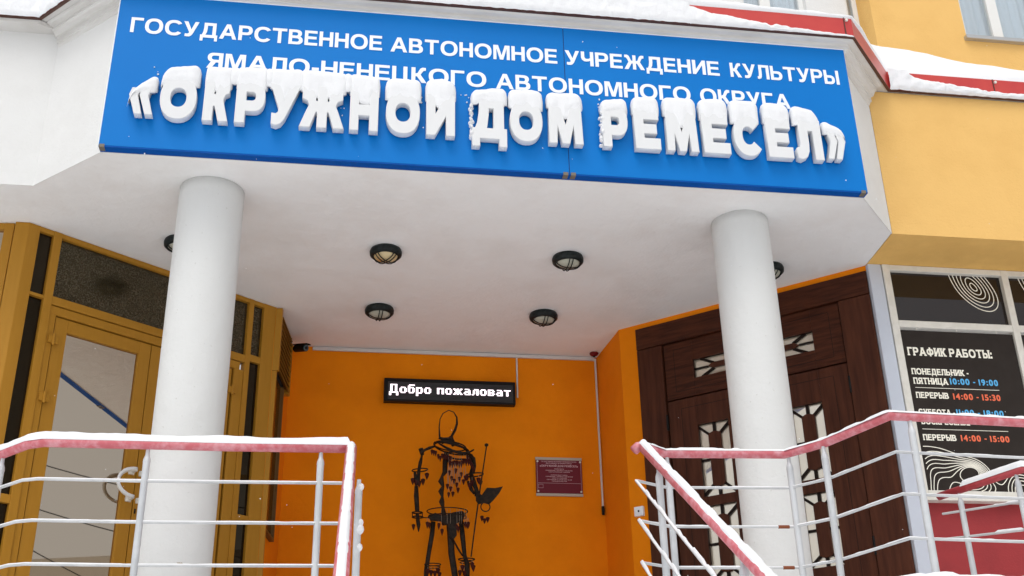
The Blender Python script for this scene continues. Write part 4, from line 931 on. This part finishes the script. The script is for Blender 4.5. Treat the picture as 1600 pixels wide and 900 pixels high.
ring_(703, 697, 25, .8, 'collar_ring', -.14, .9); ring_(706, 701, 27, .9, 'collar_ring', -.22, .9); ring_(716, 712, 20, 1.0, 'collar_ring', -.1, .9)
rod_([(678, 693), (690, 693.5), (706, 697), (722, 702), (733, 710)], [1.2, 1.5, 2.2, 1.4, 1.1], 'collar_plate', cs=[.03, .06, .08, .06, .03])
rod_([(690, 693), (699, 690), (708, 692)], 1.0, 'collar_plate'); rod_([(698, 706), (701, 722), (697, 714)], 1.8, 'collar_plate')
# left arm
rod_([(680, 697), (671, 700), (664, 703), (659, 706)], [1.2, 2.0, 1.5, 2.5], 'shoulder'); rod_([(657.5, 701), (660, 711)], [3.0, 2.2], 'shoulder_joint')
rod_([(659.5, 711), (657, 722), (654.5, 735), (653, 752), (652, 758)], [1.0, 2.2, 2.0, 2.6, 1.2], 'upper_arm'); ring_(656, 734.5, 12, .7, 'arm_ring', .1)
for x, y in ((645, 747), (650, 750), (655, 751), (661, 748), (667, 739)): bell(x, y, 11, 3, 6)
rod_([(650.5, 759), (650.5, 775), (652, 799)], [2.2, 3.0, 2.6], 'forearm', sy=.5)
ring_(652, 801, 7.5, .8, 'wrist_ring'); ring_(652.5, 808, 8, .8, 'wrist_ring'); rod_([(644.5, 801), (644.5, 808)], .6, 'wrist_link'); rod_([(660, 801), (660, 808)], .6, 'wrist_link')
rod_([(652, 802), (653, 814), (654, 820), (654, 831)], [2.2, 2.4, 2.4, .4], 'hand_spike'); rod_([(660, 808.5), (668, 809), (674, 808)], .6, 'belt_link'); bell(646, 819, 10, 2.4)
# spine
rod_([(697, 706), (695.5, 722), (695, 738), (691, 744), (689, 752), (692, 760), (689, 768), (691, 776), (690, 784), (692, 792), (693, 803), (695, 820)], [2.6, 3.2, 3.0, 1.6, 3.6, 1.8, 3.4, 1.5, 3.4, 1.8, 3.3, 3.6], 'spine')
# right arm
rod_([(728, 706), (736, 712), (739, 722), (737, 732), (735, 742)], [1.3, 2.6, 2.2, 1.4, 2.4], 'shoulder'); ring_(741, 742, 14, .8, 'arm_ring', .12)
rod_([(736, 741), (740, 754), (744, 764), (746, 775)], [2.6, 3.4, 2.6, 3.6], 'upper_arm', sy=.5)
for x, y in ((729, 744), (733, 756), (737, 752), (747, 748), (750, 752)): bell(x, y, 10, 3, 5, .03)
m = MB(); m.prism(pS, [pS.uv(*q) for q in ((743, 775), (747, 771), (752, 775), (760, 763.5), (773, 764), (785, 761.5), (780, 771), (771, 782), (764, 789), (755, 787), (747, 789), (743, 783))], .01, .035); m.build('drum_blade', 'iron', fig, bevel=.004)
c = sp(758, 793); m = MB(); P = [c+Vector((7*px2*math.cos(t), -.02, 7*px2*math.sin(t))) for t in [2*math.pi*i/24 for i in range(24)]]; m.tube(P, .9*px2, 6, closed=True); m.build('drum_ring', 'iron', fig, smooth=True)
for x, y in ((753, 806), (757, 810), (762, 808)): bell(x, y, 9, 2.6)
rod_([(777.5-18, 697), (750, 760), (742, 817), (735, 872)], [1.0, 1.1, 1.1, 1.0], 'staff', cs=[.05]*4); m = MB(); q = sp(759, 698, .05); m.lathe(tuple(q), [(.5*px2, -3*px2), (3*px2, -1.5*px2), (3*px2, 1.5*px2), (.5*px2, 3*px2)], 10); m.build('staff_knob', 'iron', fig)
# collar and chest bells
for x, y in ((674, 705), (677, 706), (680, 707), (684, 712), (687, 715)): bell(x, y, 9, 1.9, 0, .05)
for i in range(9): x = 702+i*3.6; bell(x, 723+1.0*math.sin(i*1.9)-(.4*i if i > 5 else 0), 11, 2.1, 8, .06)
for x, y, s_ in ((711, 735, 12), (708.5, 751, 26), (698, 759, 22), (703, 763, 30), (714.5, 765, 30), (706.5, 771, 34), (723, 752, 18), (726, 746, 14)): bell(x, y, 9, 2.3, s_, .06)
for x in (700, 705, 709.5, 716, 719): rod_([(x, 708), (x-.6, 760)], .22, 'bell_string', 'wire', cs=[.07, .07])
for i in range(7): bell(729+i*1.6, 712+i*3.2, 9, 2.0, 3, .05)
for i in range(6): bell(690+i*2.6, 712+.8*i, 9, 1.9, 3, .06)
for x, y, s_ in ((701, 738, 12), (704.5, 747, 18), (716.5, 748, 22), (719.5, 741, 14), (712.5, 757, 26), (700, 772, 40)): bell(x, y, 9, 2.1, s_, .06)
rod_([(684, 698), (694, 706), (704, 712), (716, 716), (730, 714), (738, 708)], [1.0, 1.4, 1.6, 1.6, 1.3, 1.0], 'collar_plate', cs=[.10, .13, .15, .15, .13, .10])
rod_([(733, 711), (740, 718), (741, 730), (739, 742)], [1.2, 1.6, 1.8, 1.4], 'shoulder_chain', cs=[.04]*4)
rod_([(648, 738), (650, 748), (651, 758)], [1.6, 2.4, 1.2], 'upper_arm'); rod_([(731, 752), (736, 764), (741, 772)], [1.6, 2.4, 1.2], 'upper_arm')
m = MB(); m.prism(pS, [pS.uv(*q) for q in ((697, 812), (712, 812), (713, 838), (707, 846), (701, 838))], .03, .05); m.build('belt_plate', 'iron', fig, bevel=.004)
# belt
ring_(699, 799, 31, .6, 'belt_ring', .0); ring_(699, 808, 29, .6, 'belt_ring', 0)
m = MB(); m.prism(pS, [pS.uv(*q) for q in ((669, 806), (680, 803), (690, 808), (697, 806), (708, 802), (722, 800), (727, 806), (722, 814), (712, 820), (705, 818), (696, 822), (688, 816), (672, 815))], .02, .045); m.build('belt_plate', 'iron', fig, bevel=.004)
for x in (688, 697, 702, 712, 716, 719, 724, 727): rod_([(x, 799), (x+.3, 822)], .25, 'bell_string', 'wire', cs=[.09, .09])
for x, y in ((667, 817), (670, 818), (685, 819), (690, 828), (712, 821), (715, 824), (726, 817), (729, 818), (731, 817)): bell(x, y, 11, 2.2, 6, .04)
# legs run on to the floor
rod_([(677, 815), (675, 835), (671, 858), (666, 890), (664, 930), (662, 1010)], [2.8, 2.8, 2.6, 2.6, 2.6, 3], 'leg', sy=.4)
rod_([(702, 812), (704, 835), (705.5, 865), (711, 900), (714, 940), (714, 1010)], [4, 4, 3.8, 3.6, 3.4, 3.4], 'leg', sy=.4)
rod_([(720, 812), (723, 840), (726, 868), (730, 882), (729, 930), (728, 1010)], [2.8, 3, 2.4, 3.2, 3.2, 3.2], 'leg', sy=.5)
rod_([(709, 845), (716, 858), (723, 869)], [2.0, 2.4, 1.6], 'leg_brace', sy=.5)
ring_(676, 882, 12, .6, 'ankle_ring'); ring_(676, 886, 11, .5, 'ankle_ring'); ring_(729, 874, 12, .7, 'ankle_ring'); ring_(729, 879, 10, .5, 'ankle_ring')
for x, y in ((668, 890), (673, 892), (679, 893), (684, 889), (686, 895), (718, 892), (722, 884), (725, 893), (739, 884), (737, 880)): bell(x, y, 11, 2.8, 6, .03)

# ------------------------------------------------------------------ railings
RH = 2.205; RODS = (1.985, 1.74, 1.49)
def w3(p, h): return Vector((p[0], p[1], h+EYE))
def snow_strip(mb, pts, r, h, seed, gap=0.0, wid=1.0):
    pts = [Vector(q) for q in pts]; base0 = None; N = []
    for p, q in zip(pts, pts[1:]):
        k = max(2, int((q-p).length/.02)); N += [p.lerp(q, i/k) for i in range(k)]
    N.append(pts[-1]); nn = 8; base = len(mb.v)
    for i, p in enumerate(N):
        d = (N[min(i+1, len(N)-1)]-N[max(i-1, 0)]).normalized(); x = d.cross(Vector((0, 0, 1))).normalized(); y = x.cross(d).normalized()
        hh = h*(1+.3*nz(p.x*3+seed, p.y*3, p.z*3)+.12*nz(p.x*14+seed, p.y*14, p.z*14))
        g_ = nz(p.x*5+seed*2, p.y*5, p.z*5)+.5*nz(p.x*15, p.y*15+seed, p.z*15)
        hh *= max(.05, min(1, (g_-gap)/.25+.5))
        if i in (0, len(N)-1): hh *= .1
        for k in range(nn+1):
            a = math.pi*k/nn; c_, s_ = math.cos(a), math.sin(a)
            mb.v.append(p+x*(c_*r*.97*wid)+y*(r*.42+s_*(r*.6+hh)))
    mb.f += [(base+i*(nn+1)+k, base+(i+1)*(nn+1)+k, base+(i+1)*(nn+1)+k+1, base+i*(nn+1)+k+1) for i in range(len(N)-1) for k in range(nn)]
def post_(par, x, y, htop, hbot, r=.021, name='post'):
    o = MB().tube([w3((x, y), hbot), w3((x, y), htop-.10)], r, 14).build(name, 'post', par, smooth=False)
    MB().tube([w3((x, y), htop-.105), w3((x, y), htop-.085), w3((x, y), htop-.06), w3((x, y), htop-.024)], [r*1.08, r*1.0, r*.6, r*.55], 12).build('collar', 'post', o)
    return o
def P2(h, px, py): q = atz(h, px, py); return (q.x, q.y)
def railing(label, pts, posts, rods, railm='rail', rr=.029, rodm='rod', snowlabel=None, sh=.035, gap=-1, hb=LAND-.03, rgap=-.2, close=True):
    t = thing('railing', label, 'railing', w3(pts[0], LAND-.03), 'pink and white porch railings')
    P = [w3(p[:2], p[2] if len(p) > 2 else RH) for p in pts]
    MB().tube(P, rr, 16).build('handrail', railm, t, smooth=True)
    s_ = MB(); snow_strip(s_, P, rr, sh, len(label), gap)
    for i, pp in enumerate(posts): post_(t, pp[0], pp[1], pp[2]-.0 if len(pp) > 2 else RH, pp[3] if len(pp) > 3 else hb)
    for i, R_ in enumerate(rods):
        MB().tube(R_, .0085, 10).build('rod', rodm, t, smooth=True)
        snow_strip(s_, R_, .0085, .0035, i*3.1+len(label), rgap)
    if snowlabel: tag(s_.build('rail_snow', 'snow', smooth=True, fix=False), snowlabel, 'snow', kind='stuff')
    return t
Yl = 6.965
lp = [(-2.35, 7.62), (-2.0, 7.26), (-1.80, 7.04), (-1.70, 6.99), (-.6, 6.98), (.095, 6.95)]
def offp(pts, h): return [w3(q, h) for q in pts]
railing('straight porch railing left of the steps, in front of the left column', lp, [(-1.103, 7.0), (-.082, 6.965), (-1.985, 7.25)], [offp([(-2.0, 7.25), (-1.80, 7.04), (-1.70, 7.0), (-1.103, 7.0), (.09, 6.95)], h) for h in RODS],
        snowlabel='snow lying on the straight railing left of the steps', sh=.036, gap=-.9, rgap=-.5)
# stair flights: slope direction found from the photograph's line on a 30 degree incline
def incl(top, htop, px, py, ang=math.radians(30)):
    d = ray(px, py); k = math.tan(ang)     # h = htop - k*(ytop - y)
    t = (htop-k*top[1])/(d.z-k*d.y); return (d.x*t, d.y*t, d.z*t)
def flight(label, top, px, py, snowlabel, length=3.2, hook=(-.0, 0), gap=-.2, sh=.02, postat=(1.2, 2.6), ptop=None, rgap=-.3, wid=1, atpx=()):
    b = incl(top, RH, px, py); d = Vector((b[0]-top[0], b[1]-top[1], b[2]-RH)); d.normalize()
    t = thing('railing', label, 'railing', w3(top, LAND-.03), 'pink and white porch railings')
    T = w3(top, RH); P = [T, T+d*length*.5, T+d*length]
    MB().tube(P, .033, 16).build('handrail', 'rail', t, smooth=True)
    m = MB(); m.lathe(tuple(T), [(.005, -.03), (.022, -.022), (.032, 0), (.022, .022), (.005, .03)], 16); m.build('rail_end', 'rail', t, smooth=True)
    s_ = MB(); snow_strip(s_, P, .033, sh, len(label), gap, wid)
    if hook[0]:
        MB().tube([T, T+Vector((hook[0]*.5, 0, -.004)), T+Vector((hook[0], 0, -.03))], .030, 12).build('rail_elbow', 'rail', t, smooth=True)
    for k, h in enumerate(RODS):
        q = w3(top, h)+Vector((hook[0], 0, 0)); R_ = [q, q+d*length]; MB().tube(R_, .0085, 10).build('rod', 'rod', t, smooth=True); snow_strip(s_, R_, .0085, .014, k*2.2+len(label), rgap)
    for px_ in atpx:
        lo_, hi_ = 0, 3
        def prx(v): v = v-Vector((0, 0, EYE)); return 800+F*v.dot(R2)/v.dot(FW)
        for _ in range(40):
            mi = (lo_+hi_)/2
            if prx(T+d*mi-Vector((0, 0, .1))) < px_: lo_ = mi
            else: hi_ = mi
        postat = tuple(postat)+(lo_,)
    for s in postat:
        q = T+d*s; post_(t, q.x, q.y, q.z-EYE, max(GR, q.z-EYE-1.0))
    if ptop: post_(t, ptop[0], ptop[1], RH-.07, LAND-.03)
    tag(s_.build('rail_snow', 'snow', smooth=True, fix=False), snowlabel, 'snow', kind='stuff')
    return T, d
TL = (.098, 6.94)
Tq, dq = flight('steep stair railing going down on the left side of the steps, thickly snowed over', TL, 533, 897, 'patchy snow on the steep left stair railing', gap=.06, wid=.78, sh=.010, rgap=-.05, postat=(1.0, 2.4))
# lumps on the left flight's rods
pt0 = bpy.data.objects
qp = w3(TL, RH)+dq*.30
lft = [o for o in COL.objects if o.get('label', '').startswith('steep stair')][0]
post_(lft, qp.x+.055, qp.y, RH-.25, GR+1.6)
lm = MB()
for i in range(9):
    z = RH-.27-.75*random.random(); r_ = random.uniform(.012, .022)
    lm.lathe((qp.x+.055+random.uniform(.008, .02), qp.y-.012, z+EYE), [(r_*.2, -r_*1.4), (r_*.8, -r_*.8), (r_, 0), (r_*.75, r_*.9), (r_*.15, r_*1.3)], 9)
for i in range(10):
    s = random.uniform(.25, 1.0); k = random.choice((0, 0, 1, 2)); q = w3(TL, RODS[k])+dq*s; r_ = random.uniform(.012, .024)
    lm.lathe((q.x+random.uniform(-.006, .006), q.y, q.z+r_*.5), [(r_*.2, -r_*1.1), (r_*.8, -r_*.7), (r_, 0), (r_*.75, r_*.7), (r_*.15, r_)], 9)
tag(lm.build('rail_snow', 'snow', smooth=True), 'lumps of snow stuck to the lower rods of the left stair railing', 'snow', kind='stuff')
TR = P2(RH, 1004, 697)
flight('sloping stair railing going down to the right of the steps', TR, 1190, 893, 'frosty snow on the sloping right stair railing', gap=-.05, sh=.012, hook=(-.055, 0), atpx=(1030, 1163), postat=(), rgap=.0, wid=.8)
rp = [(TR[0]+.02, TR[1]+.012), P2(RH, 1040, 706), P2(RH, 1230, 706), P2(RH, 1288, 692), P2(RH, 1390, 649), P2(RH, 1600, 660), (6.5, 6.35)]
rp[1] = (rp[1][0], 6.885); rp[2] = (rp[2][0], 6.835)
rr_pts = [(TR[0]-.055, TR[1]), rp[1], rp[2], (2.985, 6.62), rp[4], rp[5], rp[6]]
t_ = railing('angled porch railing right of the steps, in front of the right column and posters', rp, [(rp[1][0]+.015, rp[1][1]), (rp[2][0]+.02, rp[2][1]-.01), (rp[3][0]-.01, rp[3][1]-.0), (rp[4][0]+.125, rp[4][1]+.01), (4.6, 6.23)],
        [offp(rr_pts, h) for h in RODS], snowlabel='thin snow on the angled railing right of the steps', sh=.008, gap=.05, rgap=.12)
for k, (x0_, x1_) in ((1, (1215, 1233)), (2, (1222, 1240))):
    a = P2(RODS[k], x0_, 822 if k == 1 else 873); b = P2(RODS[k], x1_, 822 if k == 1 else 873)
    ya = lerp(rr_pts[1][1], rr_pts[2][1], (a[0]-rr_pts[1][0])/(rr_pts[2][0]-rr_pts[1][0]))
    MB().tube([w3((2.72, lerp(rr_pts[1][1], rr_pts[2][1], (2.72-rr_pts[1][0])/(rr_pts[2][0]-rr_pts[1][0]))), RODS[k]), w3((2.79, lerp(rr_pts[1][1], rr_pts[2][1], (2.79-rr_pts[1][0])/(rr_pts[2][0]-rr_pts[1][0]))), RODS[k])], .0105, 10).build('rust_sleeve', 'rust', t_)
# farther red rail along the display window
f0, f1 = P2(2.2, 1468, 774), P2(2.2, 1597, 730); pF = Plane(f0, f1)
def fr(px, py): a, b = pF.uv(px, py); return pF(a, b, 0)
t_ = thing('railing', 'short dark red railing behind the right railing, in front of the red wall', 'railing', w3(f0, LAND-.03), 'pink and white porch railings')
PT = [fr(1467, 776), fr(1597, 733)]; PT.append(PT[1]+Vector((.5, .03, 0)))
MB().tube(PT, .027, 14).build('handrail', 'rail2', t_, smooth=True)
s_ = MB(); snow_strip(s_, [PT[0].lerp(PT[1], .3), PT[1], PT[2]], .027, .03, 5, -.3)
for (xa, ya), (xb, yb) in (((1473, 803), (1600, 783)), ((1480, 842), (1600, 828))):
    R_ = [fr(xa, ya), fr(xb, yb)]; MB().tube(R_, .0085, 8).build('rod', 'rod', t_); snow_strip(s_, [R_[0].lerp(R_[1], .65), R_[1]], .0085, .01, 3, -.2)
for px, py in ((1498, 768), (1587, 738)):
    q = fr(px, py); post_(t_, q.x, q.y, q.z-EYE+.01, LAND-.03, .020)
tag(s_.build('rail_snow', 'snow', smooth=True, fix=False), 'snow on the short dark red railing by the red wall', 'snow', kind='stuff')

# ------------------------------------------------------------------ across the street (seen mirrored in the door glass)
far = thing('house', 'long beige house with a dark red roof, mirrored in the glass doors', 'house', (52, -14, 0))
m = MB(); m.box(Plane((46, -50), (46, 14)), 0, 64, -EYE, 10, -14, 0); m.build('wall', 'beige', far)
m = MB(); m.add([(45, 15, 11.6), (45, -51, 11.6), (52, -51, 14.4), (52, 15, 14.4), (61, 15, 11.6), (61, -51, 11.6)], [(0, 1, 2, 3), (3, 2, 5, 4), (0, 3, 4), (1, 5, 2)]); m.build('roof', 'redhouse', far)
for i in range(9):
    MB().box(Plane((46, -50), (46, 14)), 3+7*i, 4.6+7*i, 7.0, 9.0, .0, .04).build('window', 'narrow', far)
for y_ in (3, -20):
    m = MB(); m.tube([(30, y_, 0), (30, y_, 20)], .12, 8); o = m.build('utility_pole', 'concrete', loc=(30, y_, 0)); tag(o, 'grey utility pole across the street, %s one of the pair' % ('nearer' if y_ > 0 else 'farther'), 'pole')
for i, (z0, z1) in enumerate(((12.0, 19.5), (10.2, 18.0), (6.5, 18.6))):
    P = [Vector((30, 3, z0)).lerp(Vector((30, -20, z1)), k/24)-Vector((0, 0, 1.3*(1-(k/12-1)**2))) for k in range(25)]
    m = MB(); m.tube(P, .022, 6); tag(m.build('overhead_cable', 'blackp', loc=P[0]), ['top', 'middle', 'lowest, most slanting'][i]+' black cable strung between the two utility poles', 'cable')

# ------------------------------------------------------------------ a few falling flakes
fl = MB()
for i in range(150):
    px, py, dist = random.uniform(-300, 1900), random.uniform(-200, 1100), random.uniform(2.2, 6.6)
    d = ray(px, py).normalized()*dist; q = d+Vector((0, 0, EYE)); r_ = random.uniform(.0009, .0020)
    if q.y > 6.4: continue
    ax = Vector((random.uniform(-.4, .4), random.uniform(-.4, .4), 1)).normalized()*r_*1.5; sx_ = Vector((r_, 0, 0)); sy_ = Vector((0, r_, 0))
    fl.add([q+ax, q-ax, q+sx_, q-sx_, q+sy_, q-sy_], [(0, 2, 4), (0, 4, 3), (0, 3, 5), (0, 5, 2), (1, 4, 2), (1, 3, 4), (1, 5, 3), (1, 2, 5)])
tag(fl.build('snowflakes', 'snow', fix=False), 'sparse fine snowflakes falling in front of the porch', 'snow', kind='stuff')
